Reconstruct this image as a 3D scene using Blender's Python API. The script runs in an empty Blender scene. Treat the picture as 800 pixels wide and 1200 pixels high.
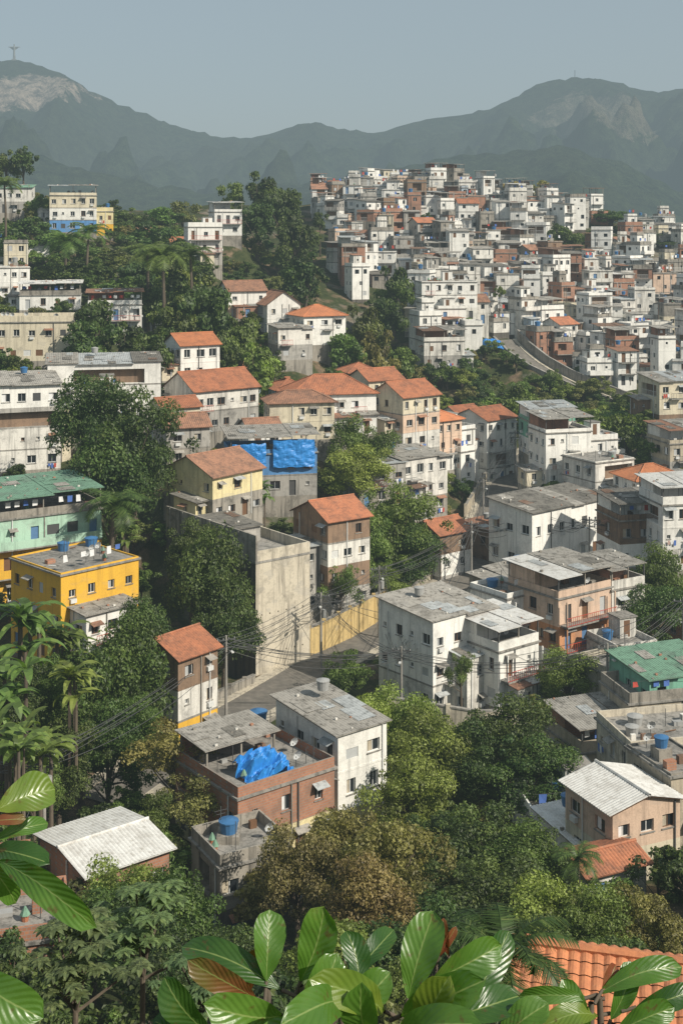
import bpy, math, random
import numpy as np
from mathutils import Vector, noise
random.seed(11); rng = np.random.default_rng(11)
R = random.random
def U(a, b): return a + (b - a) * random.random()

# ---------------------------------------------------------------- image pixel frame
# distances are metres, y = distance from the viewpoint, z = altitude (viewpoint at 100 m)
F = 1500.0; CZ = 100.0; VH = 270.0
def P(u, v, d):  # back-projects image pixel (u, v) to a world point at estimated distance d
    return ((u - 400) / F * d, d, CZ - (v - VH) * d / F)

scene = bpy.context.scene
COL = scene.collection

# ---------------------------------------------------------------- materials
def haze_group():  # haze painted into materials: glow colour mixed in by distance from the viewpoint
    ng = bpy.data.node_groups.new("painted_haze", 'ShaderNodeTree')
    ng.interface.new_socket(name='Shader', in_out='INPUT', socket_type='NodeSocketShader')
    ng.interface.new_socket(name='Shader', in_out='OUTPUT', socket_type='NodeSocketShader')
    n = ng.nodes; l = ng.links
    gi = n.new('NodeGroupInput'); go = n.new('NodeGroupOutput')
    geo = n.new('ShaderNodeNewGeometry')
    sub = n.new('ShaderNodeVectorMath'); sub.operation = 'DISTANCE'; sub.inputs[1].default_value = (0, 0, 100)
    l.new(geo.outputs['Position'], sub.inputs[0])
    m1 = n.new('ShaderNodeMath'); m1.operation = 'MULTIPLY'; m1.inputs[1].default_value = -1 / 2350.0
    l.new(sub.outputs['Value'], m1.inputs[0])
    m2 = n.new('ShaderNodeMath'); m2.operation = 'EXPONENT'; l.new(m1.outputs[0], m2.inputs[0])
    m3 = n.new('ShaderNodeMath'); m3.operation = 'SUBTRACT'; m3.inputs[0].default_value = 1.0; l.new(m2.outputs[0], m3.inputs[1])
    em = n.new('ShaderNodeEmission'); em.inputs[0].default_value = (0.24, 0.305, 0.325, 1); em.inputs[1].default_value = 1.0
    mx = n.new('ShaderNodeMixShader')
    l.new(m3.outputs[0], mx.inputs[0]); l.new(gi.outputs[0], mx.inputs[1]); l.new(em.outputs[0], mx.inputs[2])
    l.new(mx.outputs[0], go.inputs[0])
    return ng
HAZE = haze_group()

class MB:
    def __init__(s, name):
        s.m = bpy.data.materials.new(name); s.m.use_nodes = True
        s.nt = s.m.node_tree; s.nt.nodes.clear(); s.l = s.nt.links
        s.out = s.n('ShaderNodeOutputMaterial')
        s.geo = s.n('ShaderNodeNewGeometry'); s.pos = s.geo.outputs['Position']
    def n(s, t): return s.nt.nodes.new(t)
    def noise(s, scale, detail=4, vec=None, mp=None, rough=0.55):
        v = vec or s.pos
        if mp:
            k = s.n('ShaderNodeMapping'); k.inputs['Scale'].default_value = mp; s.l.new(v, k.inputs[0]); v = k.outputs[0]
        x = s.n('ShaderNodeTexNoise'); x.inputs['Scale'].default_value = scale; x.inputs['Detail'].default_value = detail
        x.inputs['Roughness'].default_value = rough
        s.l.new(v, x.inputs['Vector']); return x.outputs['Fac']
    def ramp(s, val, a, b, lo=0.0, hi=1.0):
        x = s.n('ShaderNodeMapRange'); x.clamp = True
        x.inputs[1].default_value = a; x.inputs[2].default_value = b; x.inputs[3].default_value = lo; x.inputs[4].default_value = hi
        s.l.new(val, x.inputs[0]); return x.outputs[0]
    def math(s, op, a, b=None):
        x = s.n('ShaderNodeMath'); x.operation = op
        for i, q in enumerate((a, b)):
            if q is None: continue
            if isinstance(q, (int, float)): x.inputs[i].default_value = q
            else: s.l.new(q, x.inputs[i])
        return x.outputs[0]
    def mix(s, f, a, b, mode='MIX'):
        x = s.n('ShaderNodeMixRGB'); x.blend_type = mode
        for i, q in enumerate((f, a, b)):
            if isinstance(q, (int, float)): x.inputs[i].default_value = q if i == 0 else (q, q, q, 1)
            elif isinstance(q, tuple): x.inputs[i].default_value = (q[0], q[1], q[2], 1)
            else: s.l.new(q, x.inputs[i])
        return x.outputs[0]
    def bump(s, h, st, dist=0.05):
        x = s.n('ShaderNodeBump'); x.inputs['Strength'].default_value = st; x.inputs['Distance'].default_value = dist
        s.l.new(h, x.inputs['Height']); return x.outputs[0]
    def bsdf(s, col, rough=0.85, spec=0.3, nrm=None, metal=0):
        x = s.n('ShaderNodeBsdfPrincipled')
        if isinstance(col, tuple): x.inputs['Base Color'].default_value = (*col, 1)
        else: s.l.new(col, x.inputs['Base Color'])
        if isinstance(rough, (int, float)): x.inputs['Roughness'].default_value = rough
        else: s.l.new(rough, x.inputs['Roughness'])
        x.inputs['Specular IOR Level'].default_value = spec; x.inputs['Metallic'].default_value = metal
        if nrm: s.l.new(nrm, x.inputs['Normal'])
        return x.outputs[0]
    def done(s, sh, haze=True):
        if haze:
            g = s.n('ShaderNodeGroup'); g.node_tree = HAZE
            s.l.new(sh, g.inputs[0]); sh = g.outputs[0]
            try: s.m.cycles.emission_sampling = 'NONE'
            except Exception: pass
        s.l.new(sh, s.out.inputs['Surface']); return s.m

def wall_mat(name, c, dirt=0.5, dc=None, var=0.16, pf=.28):
    b = MB(name)
    dc = dc or tuple(x * 0.30 + 0.02 for x in c)
    st = b.ramp(b.noise(1.0, 5, mp=(1.8, 1.8, 0.12), rough=.65), 0.49, 0.68)
    bl = b.ramp(b.noise(0.4, 6, rough=0.78), 0.49, 0.66)
    patch = b.ramp(b.noise(0.33, 2, mp=(1, 1, 1.7)), 0.58, 0.595)
    fac = b.math('MULTIPLY', b.math('MAXIMUM', st, b.math('MULTIPLY', bl, 0.85)), min(dirt * 1.2, .95))
    g = sum(c) / 3
    col = b.mix(b.math('MULTIPLY', patch, pf), c, (g * .62 + .02, g * .6 + .02, g * .56 + .02))
    col = b.mix(fac, col, dc)
    oi = b.n('ShaderNodeObjectInfo')
    val = b.ramp(oi.outputs['Random'], 0, 1, 1 - var, 1.03)
    fine = b.ramp(b.noise(9, 3), 0.3, 0.7, 0.88, 1.06)
    col = b.mix(1.0, col, b.math('MULTIPLY', val, fine), 'MULTIPLY')
    return b.done(b.bsdf(col, 0.9, 0.2, b.bump(b.noise(14, 3), 0.25, 0.02)))

def brick_mat(name, c1, c2):
    b = MB(name)
    br = b.n('ShaderNodeTexBrick'); br.inputs['Scale'].default_value = 1.0
    br.inputs['Brick Width'].default_value = 0.3; br.inputs['Row Height'].default_value = 0.2; br.inputs['Mortar Size'].default_value = 0.018
    br.inputs['Color1'].default_value = (*c1, 1); br.inputs['Color2'].default_value = (*c2, 1); br.inputs['Mortar'].default_value = (0.27, 0.24, 0.21, 1)
    sp = b.n('ShaderNodeSeparateXYZ'); b.l.new(b.pos, sp.inputs[0])
    cb = b.n('ShaderNodeCombineXYZ'); b.l.new(b.math('ADD', sp.outputs[0], sp.outputs[1]), cb.inputs[0]); b.l.new(sp.outputs[2], cb.inputs[1])
    b.l.new(cb.outputs[0], br.inputs['Vector'])
    col = b.mix(b.ramp(b.noise(0.6, 5), 0.45, 0.68, 0, 0.55), br.outputs['Color'], (0.16, 0.12, 0.095))
    return b.done(b.bsdf(col, 0.9, 0.2))

def tile_mat(name, c, c2, moss=0.6):
    b = MB(name)
    oi = b.n('ShaderNodeObjectInfo')
    col = b.mix(b.ramp(b.noise(3.2, 4, rough=0.8), 0.35, 0.65), c, c2)
    dark = b.ramp(b.noise(0.6, 7, rough=0.8), 0.45, 0.64, 0, moss)
    col = b.mix(dark, col, (0.085, 0.065, 0.055))
    col = b.mix(b.ramp(b.noise(1.7, 5, rough=.8), 0.6, 0.7, 0, .4), col, (0.5, 0.34, 0.23))
    col = b.mix(1.0, col, b.ramp(oi.outputs['Random'], 0, 1, 0.8, 1.12), 'MULTIPLY')
    return b.done(b.bsdf(col, 0.85, 0.25, b.bump(b.noise(12, 3), 0.4, 0.03)))

def plain_mat(name, c, rough=0.6, spec=0.4, metal=0, nz=0.2, sc=4):
    b = MB(name)
    col = b.mix(b.ramp(b.noise(sc, 4), 0.35, 0.7, 0, nz), c, tuple(x * 0.4 for x in c))
    return b.done(b.bsdf(col, rough, spec, metal=metal))

M = {}
M['white'] = wall_mat('white_plaster', (0.85, 0.83, 0.78), 0.40, var=.08, pf=.14)
M['white2'] = wall_mat('stained_white_plaster', (0.76, 0.73, 0.67), 0.72, var=.14)
M['cream'] = wall_mat('cream_plaster', (0.74, 0.66, 0.50), 0.55, pf=.18)
M['beige'] = wall_mat('beige_plaster', (0.54, 0.47, 0.36), 0.6)
M['peach'] = wall_mat('peach_plaster', (0.72, 0.53, 0.40), 0.5, pf=.18)
M['grey'] = wall_mat('grey_render', (0.42, 0.40, 0.365), 0.8)
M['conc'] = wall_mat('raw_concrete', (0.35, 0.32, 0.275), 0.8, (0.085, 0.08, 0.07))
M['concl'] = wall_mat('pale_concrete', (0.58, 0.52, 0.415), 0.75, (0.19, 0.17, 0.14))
M['slab'] = wall_mat('slab_concrete', (0.33, 0.31, 0.28), 0.8, (0.09, 0.088, 0.08))
M['darkc'] = wall_mat('dark_and_shade_concrete', (0.15, 0.135, 0.115), 0.7, (0.04, 0.037, 0.03))  # dark concrete; also painted shade on the block's left side and house bases
M['yellow'] = wall_mat('ochre_yellow_plaster', (0.74, 0.43, 0.055), 0.36, (0.38, 0.22, 0.05), 0.05, pf=.1)
M['paley'] = wall_mat('pale_yellow_plaster', (0.74, 0.64, 0.37), 0.5, pf=.18)
M['mint'] = wall_mat('mint_plaster', (0.48, 0.70, 0.55), 0.45, pf=.15)
M['teal'] = wall_mat('teal_plaster', (0.22, 0.47, 0.35), 0.5)
M['blue'] = wall_mat('blue_plaster', (0.13, 0.31, 0.60), 0.45)
M['lblue'] = wall_mat('light_blue_plaster', (0.46, 0.55, 0.63), 0.5)
M['pink'] = wall_mat('pink_plaster', (0.66, 0.46, 0.40), 0.5)
M['orange'] = wall_mat('orange_plaster', (0.66, 0.33, 0.17), 0.45)
M['ochre'] = wall_mat('ochre_wall', (0.62, 0.46, 0.21), 0.65)
M['brown'] = wall_mat('brown_wall', (0.28, 0.19, 0.13), 0.6)
M['brick'] = brick_mat('hollow_brick', (0.42, 0.195, 0.115), (0.34, 0.15, 0.09))
M['tile'] = tile_mat('terracotta_tiles', (0.50, 0.20, 0.105), (0.35, 0.14, 0.078))
M['tile2'] = tile_mat('weathered_tiles', (0.42, 0.215, 0.135), (0.26, 0.145, 0.10), 0.7)
M['tileb'] = tile_mat('bright_tiles', (0.60, 0.24, 0.11), (0.47, 0.18, 0.09), 0.4)
M['fib'] = wall_mat('fibre_cement_sheet', (0.40, 0.375, 0.335), 0.9, (0.12, 0.11, 0.095))
M['fibd'] = wall_mat('old_dark_fibre_cement', (0.22, 0.205, 0.18), 0.9, (0.07, 0.065, 0.058))
M['fibl'] = wall_mat('white_roof_sheet', (0.72, 0.71, 0.68), 0.55, (0.34, 0.31, 0.27))
M['zinc'] = wall_mat('zinc_sheet', (0.48, 0.50, 0.50), 0.7)
M['greenr'] = wall_mat('green_roof_sheet', (0.20, 0.35, 0.25), 0.65)
M['rust'] = wall_mat('rusty_sheet', (0.24, 0.15, 0.105), 0.7)
M['glass'] = plain_mat('window_glass', (0.02, 0.024, 0.028), 0.15, 0.6, nz=0)
M['void'] = plain_mat('dark_interior', (0.03, 0.026, 0.022), 0.9, 0.1)
M['frame'] = plain_mat('white_window_frame', (0.65, 0.65, 0.63), 0.5)
M['alu'] = plain_mat('aluminium_frame', (0.35, 0.36, 0.36), 0.4)
M['wood'] = plain_mat('brown_wood', (0.16, 0.085, 0.045), 0.6)
M['shb'] = plain_mat('blue_shutter', (0.10, 0.2, 0.36), 0.6)
M['shg'] = plain_mat('grey_shutter', (0.45, 0.46, 0.46), 0.6)
M['tank'] = plain_mat('blue_polyethylene', (0.05, 0.16, 0.34), 0.45)
M['tankg'] = plain_mat('fibre_cement_tank', (0.34, 0.34, 0.33), 0.8)
M['tarp'] = plain_mat('blue_tarpaulin', (0.03, 0.24, 0.64), 0.45, 0.5, nz=0.35, sc=2)
M['metal'] = plain_mat('dark_metal', (0.08, 0.08, 0.08), 0.5)
M['redm'] = plain_mat('red_paint', (0.45, 0.06, 0.04), 0.5)
M['pole'] = wall_mat('pole_concrete', (0.33, 0.31, 0.28), 0.4)
M['bark'] = wall_mat('bark', (0.15, 0.12, 0.09), 0.6, (0.05, 0.04, 0.03))
M['cloth1'] = plain_mat('red_cloth', (0.5, 0.08, 0.06), 0.9)
M['cloth2'] = plain_mat('white_cloth', (0.75, 0.75, 0.75), 0.9)
M['cloth3'] = plain_mat('blue_cloth', (0.08, 0.16, 0.45), 0.9)
M['stone'] = plain_mat('soapstone', (0.36, 0.37, 0.36), 0.9, 0.1)

def leaf_mat():
    b = MB('tree_foliage')
    oi = b.n('ShaderNodeObjectInfo')
    at = b.n('ShaderNodeAttribute'); at.attribute_name = 'clump'
    rnd = b.geo.outputs['Random Per Island']
    f = b.math('MULTIPLY', b.ramp(at.outputs['Fac'], 0, 1, 0.5, 1.5), b.ramp(rnd, 0, 1, 0.45, 1.6))
    col = b.mix(1.0, oi.outputs['Color'], f, 'MULTIPLY')
    col = b.mix(b.ramp(at.outputs['Fac'], 0.6, 1.0, 0, 0.22), col, (0.20, 0.22, 0.05))
    col = b.mix(b.ramp(rnd, 0.8, 1.0, 0, 0.4), col, (0.20, 0.20, 0.06))
    d = b.bsdf(col, 0.5, 0.4)
    t = b.n('ShaderNodeBsdfTranslucent'); b.l.new(b.mix(1.0, col, (1.5, 1.6, 0.5), 'MULTIPLY'), t.inputs[0])
    mx = b.n('ShaderNodeMixShader'); mx.inputs[0].default_value = 0.33
    b.l.new(d, mx.inputs[1]); b.l.new(t.outputs[0], mx.inputs[2])
    return b.done(mx.outputs[0])
M['leaf'] = leaf_mat()

def terrain_mat():
    b = MB('hillside_soil_and_grass')
    n1 = b.noise(0.07, 6, rough=0.65); n2 = b.noise(0.9, 6, rough=0.7); n3 = b.noise(0.25, 5)
    green = b.mix(b.ramp(n2, 0.3, 0.7), (0.022, 0.034, 0.013), (0.07, 0.078, 0.032))
    soil = b.mix(b.ramp(n2, 0.35, 0.65), (0.22, 0.16, 0.10), (0.11, 0.08, 0.058))
    col = b.mix(b.ramp(n3, 0.52, 0.64), green, soil)
    col = b.mix(b.ramp(n1, 0.56, 0.66, 0, 0.7), col, (0.22, 0.2, 0.17))
    return b.done(b.bsdf(col, 0.95, 0.1, b.bump(n2, 0.8, 0.4)))
M['terrain'] = terrain_mat()

def road_mat():
    b = MB('worn_asphalt')
    col = b.mix(b.ramp(b.noise(1.1, 6), 0.4, 0.7), (0.14, 0.13, 0.115), (0.21, 0.19, 0.165))
    return b.done(b.bsdf(col, 0.9, 0.2, b.bump(b.noise(20, 3), 0.3, 0.02)))
M['road'] = road_mat()

def mountain_mat(name, rocks):
    b = MB(name)
    n2 = b.noise(0.055, 6, rough=0.75); n1 = b.noise(0.006, 5)
    col = b.mix(b.ramp(n2, 0.38, 0.62), (0.009, 0.020, 0.009), (0.055, 0.080, 0.036))
    col = b.mix(b.ramp(n1, 0.4, 0.65, 0, 0.4), col, (0.05, 0.055, 0.03))
    for (c, r) in rocks:
        mp = b.n('ShaderNodeVectorMath'); mp.operation = 'SUBTRACT'; mp.inputs[1].default_value = c; b.l.new(b.pos, mp.inputs[0])
        sc = b.n('ShaderNodeVectorMath'); sc.operation = 'MULTIPLY'; sc.inputs[1].default_value = (1 / r[0], 1 / r[1], 1 / r[2]); b.l.new(mp.outputs[0], sc.inputs[0])
        ln = b.n('ShaderNodeVectorMath'); ln.operation = 'LENGTH'; b.l.new(sc.outputs[0], ln.inputs[0])
        k = b.math('ADD', ln.outputs['Value'], b.math('MULTIPLY', b.math('SUBTRACT', b.noise(0.014, 6, rough=0.75), 0.5), 2.0))
        f = b.ramp(k, 0.85, 1.0, r[3], 0.0)
        rock = b.mix(b.ramp(b.noise(0.035, 6, mp=(1, 1, 0.3), rough=.75), 0.42, 0.6), (0.62, 0.50, 0.40), (0.16, 0.135, 0.115))
        col = b.mix(f, col, rock)
    return b.done(b.bsdf(col, 0.95, 0.05, b.bump(n2, 1.0, 16.0)))

# ---------------------------------------------------------------- mesh accumulator
class Acc:
    def __init__(s):
        s.v = []; s.f = []; s.m = []; s.mats = []; s.off = (0, 0, 0); s.sw = False
    def mi(s, k):
        if k not in s.mats: s.mats.append(k)
        return s.mats.index(k)
    def t(s, p):
        x, y, z = p
        if s.sw: x, y = y, -x
        return (x + s.off[0], y + s.off[1], z + s.off[2])
    def poly(s, pts, mat):
        i = len(s.v)
        for p in pts: s.v.append(s.t(p))
        s.f.append(tuple(range(i, i + len(pts)))); s.m.append(s.mi(mat))
    def box(s, x0, x1, y0, y1, z0, z1, mat, bottom=True):
        i = len(s.v)
        for p in ((x0, y0, z0), (x1, y0, z0), (x1, y1, z0), (x0, y1, z0), (x0, y0, z1), (x1, y0, z1), (x1, y1, z1), (x0, y1, z1)):
            s.v.append(s.t(p))
        k = s.mi(mat)
        fs = [(4, 5, 6, 7), (0, 1, 5, 4), (1, 2, 6, 5), (2, 3, 7, 6), (3, 0, 4, 7)]
        if bottom: fs.append((3, 2, 1, 0))
        for f in fs:
            s.f.append(tuple(i + q for q in f)); s.m.append(k)
    def cyl(s, cx, cy, z0, z1, r0, r1, n, mat, cap=True):
        i = len(s.v); k = s.mi(mat)
        for j in range(n):
            a = 2 * math.pi * j / n
            s.v.append(s.t((cx + r0 * math.cos(a), cy + r0 * math.sin(a), z0)))
            s.v.append(s.t((cx + r1 * math.cos(a), cy + r1 * math.sin(a), z1)))
        for j in range(n):
            a = i + 2 * j; b = i + 2 * ((j + 1) % n)
            s.f.append((a, b, b + 1, a + 1)); s.m.append(k)
        if cap: s.f.append(tuple(i + 2 * j + 1 for j in range(n))); s.m.append(k)
    def tube(s, p0, p1, r0, r1, n, mat):
        p0 = Vector(p0); p1 = Vector(p1); d = (p1 - p0)
        if d.length < 1e-6: return
        d.normalize(); a = d.orthogonal().normalized(); b = d.cross(a); i = len(s.v); k = s.mi(mat)
        for j in range(n):
            q = 2 * math.pi * j / n; o = a * math.cos(q) + b * math.sin(q)
            s.v.append(s.t(tuple(p0 + o * r0))); s.v.append(s.t(tuple(p1 + o * r1)))
        for j in range(n):
            x = i + 2 * j; y = i + 2 * ((j + 1) % n)
            s.f.append((x, y, y + 1, x + 1)); s.m.append(k)
    def mesh(s, name):
        me = bpy.data.meshes.new(name); me.from_pydata(s.v, [], s.f)
        for k in s.mats: me.materials.append(M[k])
        me.polygons.foreach_set('material_index', s.m); me.update(); return me
    def obj(s, name, loc=(0, 0, 0), rot=0.0):
        o = bpy.data.objects.new(name, s.mesh(name)); o.location = loc; o.rotation_euler = (0, 0, rot); COL.objects.link(o); return o

def ribbed(A, a, b, up, h0, h1, period, amp, mat, rows=1, seg=4, under=True):
    a = Vector(a); b = Vector(b); up = Vector(up); e = b - a; L = e.length
    n = e.cross(up).normalized()
    if n.z < 0: n = -n
    N = max(4, int(L / period)) * seg
    wav = [0, .7, 1, .7] if seg == 4 else [0, 1]
    k = A.mi(mat); lift = 0.035 if rows > 1 else 0
    def tt(s):
        t = 1.0
        if h0 > 0: t = min(t, s / h0)
        if h1 > 0: t = min(t, (1 - s) / h1)
        return max(t, 0.0)
    for r in range(rows):
        i = len(A.v)
        for j in range(N + 1):
            s = j / N; t = tt(s); base = a + e * s + n * (amp * wav[j % seg])
            t0 = min(r / rows, t); t1 = min((r + 1) / rows, t)
            A.v.append(A.t(tuple(base + up * t0 + n * lift))); A.v.append(A.t(tuple(base + up * t1)))
        for j in range(N):
            q = i + 2 * j; A.f.append((q, q + 2, q + 3, q + 1)); A.m.append(k)
    if under:
        d = n * -0.07
        A.poly([tuple(a + d), tuple(b + d), tuple(b + d + up - e * h1), tuple(a + d + up + e * h0)], 'wood')
        A.poly([tuple(a + d), tuple(b + d), tuple(b + n * (amp * .4)), tuple(a + n * (amp * .4))], mat)

def facade(A, o, ux, n, L, z0, z1, wins, mat, lod):
    def pt(s_, z, dpt=0.0): return (o[0] + ux[0] * s_ - n[0] * dpt, o[1] + ux[1] * s_ - n[1] * dpt, z)
    ss = sorted(set([0.0, L] + [w[0] for w in wins] + [w[1] for w in wins]))
    zs = sorted(set([z0, z1] + [w[2] for w in wins] + [w[3] for w in wins]))
    for i in range(len(ss) - 1):
        if ss[i + 1] - ss[i] < 1e-5: continue
        sm = (ss[i] + ss[i + 1]) / 2
        col = [w for w in wins if w[0] < sm < w[1]]
        if not col:
            A.poly([pt(ss[i], z0), pt(ss[i + 1], z0), pt(ss[i + 1], z1), pt(ss[i], z1)], mat); continue
        for j in range(len(zs) - 1):
            zm = (zs[j] + zs[j + 1]) / 2
            if any(w[2] < zm < w[3] for w in col): continue
            A.poly([pt(ss[i], zs[j]), pt(ss[i + 1], zs[j]), pt(ss[i + 1], zs[j + 1]), pt(ss[i], zs[j + 1])], mat)
    for (a, b, c, d, kind) in wins:
        dp = {'win': .2, 'door': .16, 'open': 1.1, 'sh': .06, 'void': .3}.get(kind, .16)
        A.poly([pt(a, c), pt(b, c), pt(b, c, dp), pt(a, c, dp)], mat)
        A.poly([pt(a, d), pt(b, d), pt(b, d, dp), pt(a, d, dp)], mat)
        A.poly([pt(a, c), pt(a, d), pt(a, d, dp), pt(a, c, dp)], mat)
        A.poly([pt(b, c), pt(b, d), pt(b, d, dp), pt(b, c, dp)], mat)
        g = {'win': 'glass', 'door': random.choice(['wood', 'shg', 'wood', 'metal', 'shb']), 'open': 'brown', 'sh': random.choice(['wood', 'shg', 'wood', 'shg', 'frame', 'metal']), 'void': 'void'}[kind]
        A.poly([pt(a, c, dp), pt(b, c, dp), pt(b, d, dp), pt(a, d, dp)], g)
        m_ = (a + b) / 2
        if kind == 'open' and R() < .7:
            for zz in (c + .02, c + .95):
                A.poly([pt(a, zz, .05), pt(b, zz, .05), pt(b, zz + .06, .05), pt(a, zz + .06, .05)], 'frame')
            nb = int((b - a) / .25)
            for i in range(nb):
                s_ = a + .1 + i * .25; A.poly([pt(s_, c, .05), pt(s_ + .04, c, .05), pt(s_ + .04, c + .95, .05), pt(s_, c + .95, .05)], 'frame')
        if kind in ('win', 'door') and R() < .2 and lod == 0:
            am = random.choice(['fib', 'zinc', 'tile2', 'slab']); A.poly([pt(a - .25, d + .35), pt(b + .25, d + .35), pt(b + .25, d + .1, -.7), pt(a - .25, d + .1, -.7)], am)
            A.poly([pt(a - .25, d + .1, -.7), pt(b + .25, d + .1, -.7), pt(b + .25, d + .04, -.7), pt(a - .25, d + .04, -.7)], am)
        if kind == 'win':
            fm = random.choice(['frame', 'alu', 'frame', 'wood']); t = .07; q = dp - .03
            if lod == 0:
                for (x0, x1, y0, y1) in ((a, a + t, c, d), (b - t, b, c, d), (a + t, b - t, c, c + t), (a + t, b - t, d - t, d), (m_ - t / 2, m_ + t / 2, c + t, d - t)):
                    A.poly([pt(x0, y0, q), pt(x1, y0, q), pt(x1, y1, q), pt(x0, y1, q)], fm)
                if R() < .35:
                    A.poly([pt(a + t, c + t, q + .012), pt(m_ - t, c + t, q + .012), pt(m_ - t, d - t, q + .012), pt(a + t, d - t, q + .012)], random.choice(['cloth2', 'shg', 'beige']))
                s0, s1 = a - .08, b + .08
                A.poly([pt(s0, c - .01, -.08), pt(s1, c - .01, -.08), pt(s1, c - .01, .0), pt(s0, c - .01, .0)], 'slab')
                A.poly([pt(s0, c - .09, -.08), pt(s1, c - .09, -.08), pt(s1, c - .01, -.08), pt(s0, c - .01, -.08)], 'slab')
                r = R()
                if r < .16:
                    zc = c - .55
                    if zc > z0 + .1:
                        y0, y1 = zc, zc + .4
                        A.poly([pt(m_ - .35, y0, -.3), pt(m_ + .35, y0, -.3), pt(m_ + .35, y1, -.3), pt(m_ - .35, y1, -.3)], 'frame')
                        A.poly([pt(m_ - .35, y1, 0), pt(m_ + .35, y1, 0), pt(m_ + .35, y1, -.3), pt(m_ - .35, y1, -.3)], 'frame')
                        A.poly([pt(m_ - .35, y0, 0), pt(m_ - .35, y1, 0), pt(m_ - .35, y1, -.3), pt(m_ - .35, y0, -.3)], 'frame')
                        A.poly([pt(m_ + .35, y0, 0), pt(m_ + .35, y1, 0), pt(m_ + .35, y1, -.3), pt(m_ + .35, y0, -.3)], 'frame')
                elif r < .24:   # clothes drying below the window
                    for i in range(3):
                        x = a + i * .42; hh = U(.4, .75); A.poly([pt(x, c - .15, -.25), pt(x + .34, c - .15, -.25), pt(x + .32, c - .15 - hh, -.22), pt(x + .02, c - .15 - hh, -.22)], random.choice(['cloth1', 'cloth2', 'cloth3', 'cloth2', 'pink']))
            elif R() < .5:
                t = .1
                A.poly([pt(m_ - t / 2, c, q), pt(m_ + t / 2, c, q), pt(m_ + t / 2, d, q), pt(m_ - t / 2, d, q)], 'frame')

def mkwins(L, z0, sh, p, first, lod, balc=False, front=True):
    cnt = max(1, int(L / (U(1.9, 2.6) if lod else U(1.8, 2.5)))); cell = L / cnt; out = []
    ww = U(.8, 1.3); wh = U(.9, 1.3); sill = U(.8, 1.05)
    if lod: ww *= .9; wh *= .92
    if front and not first and R() < (.16 if lod else .07) and L > 3.5:
        s0 = U(.3, L * .35); s1 = U(L * .6, L - .3); return [(s0, s1, z0 + .15, z0 + min(2.35, sh - .25), 'open')]
    for i in range(cnt):
        if R() > p: continue
        c = (i + .5) * cell + U(-.2, .2); w = min(ww * U(.8, 1.15), cell * .7); wv = wh * U(.85, 1.1)
        r = R()
        if (first and r < .22) or (balc and r < .5):
            w = min(.95, cell * .7); out.append((c - w / 2, c + w / 2, z0 + .06, z0 + 2.15, 'door'))
        elif r < .80: out.append((c - w / 2, c + w / 2, z0 + sill, z0 + sill + wv, 'win'))
        elif r < .88: out.append((c - w / 2, c + w / 2, z0 + sill, z0 + sill + wv, 'sh'))
        else:
            w = .5; out.append((c - w / 2, c + w / 2, z0 + sill + .4, z0 + sill + .9, 'win'))
    return [q for q in out if q[0] > .1 and q[1] < L - .1 and q[3] < z0 + sh - .12]

def tank(A, x, y, z, r=.65, h=1.1, mat='tank', n=14):
    A.cyl(x, y, z, z + h * .78, r * .82, r, n, mat, False); A.cyl(x, y, z + h * .78, z + h * .86, r * 1.06, r * 1.06, n, mat)
    A.cyl(x, y, z + h * .86, z + h, r * 1.0, r * .25, n, mat)

def railing(A, x0, x1, y, z, mat='metal', h=1.0):
    A.box(x0, x1, y - .025, y + .025, z + h - .05, z + h, mat); A.box(x0, x1, y - .02, y + .02, z + .08, z + .12, mat)
    n = max(2, int((x1 - x0) / .3))
    for i in range(n + 1):
        x = x0 + (x1 - x0) * i / n
        A.box(x - .015, x + .015, y - .015, y + .015, z, z + h - .05, mat)

def dish(A, x, y, z):
    A.tube((x, y, z), (x, y, z + .8), .03, .03, 4, 'metal')
    i = len(A.v); k = A.mi('shg'); n = 8; A.v.append(A.t((x, y + .1, z + .95)))
    for j in range(n): a = 2 * math.pi * j / n; A.v.append(A.t((x + .4 * math.cos(a), y - .15 - .1 * math.sin(a), z + .95 + .38 * math.sin(a))))
    for j in range(n): A.f.append((i, i + 1 + j, i + 1 + (j + 1) % n)); A.m.append(k)

def roof_clutter(A, hw, hd, z, n):
    for _ in range(n):
        x, y = U(-hw + .6, hw - .6), U(-hd + .6, hd - .6); r = R()
        if r < .3: s = U(.2, .5); A.box(x - s, x + s, y - s * .6, y + s * .6, z, z + U(.2, .8), random.choice(['brick', 'conc', 'white2', 'wood', 'rust', 'tankg']))
        elif r < .5: A.tube((x, y, z + .1), (x + U(-1.2, 1.2), y + U(-1, 1), z + .12), .05, .05, 5, random.choice(['frame', 'wood', 'metal']))
        elif r < .65: dish(A, x, y, z)
        elif r < .8: A.cyl(x, y, z, z + .35, .18, .22, 8, 'tile'); A.cyl(x, y, z + .35, z + .8, .3, .05, 6, 'greenr')
        else: A.box(x - .02, x + .02, y - .02, y + .02, z, z + U(1.2, 2.6), 'metal')

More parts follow.
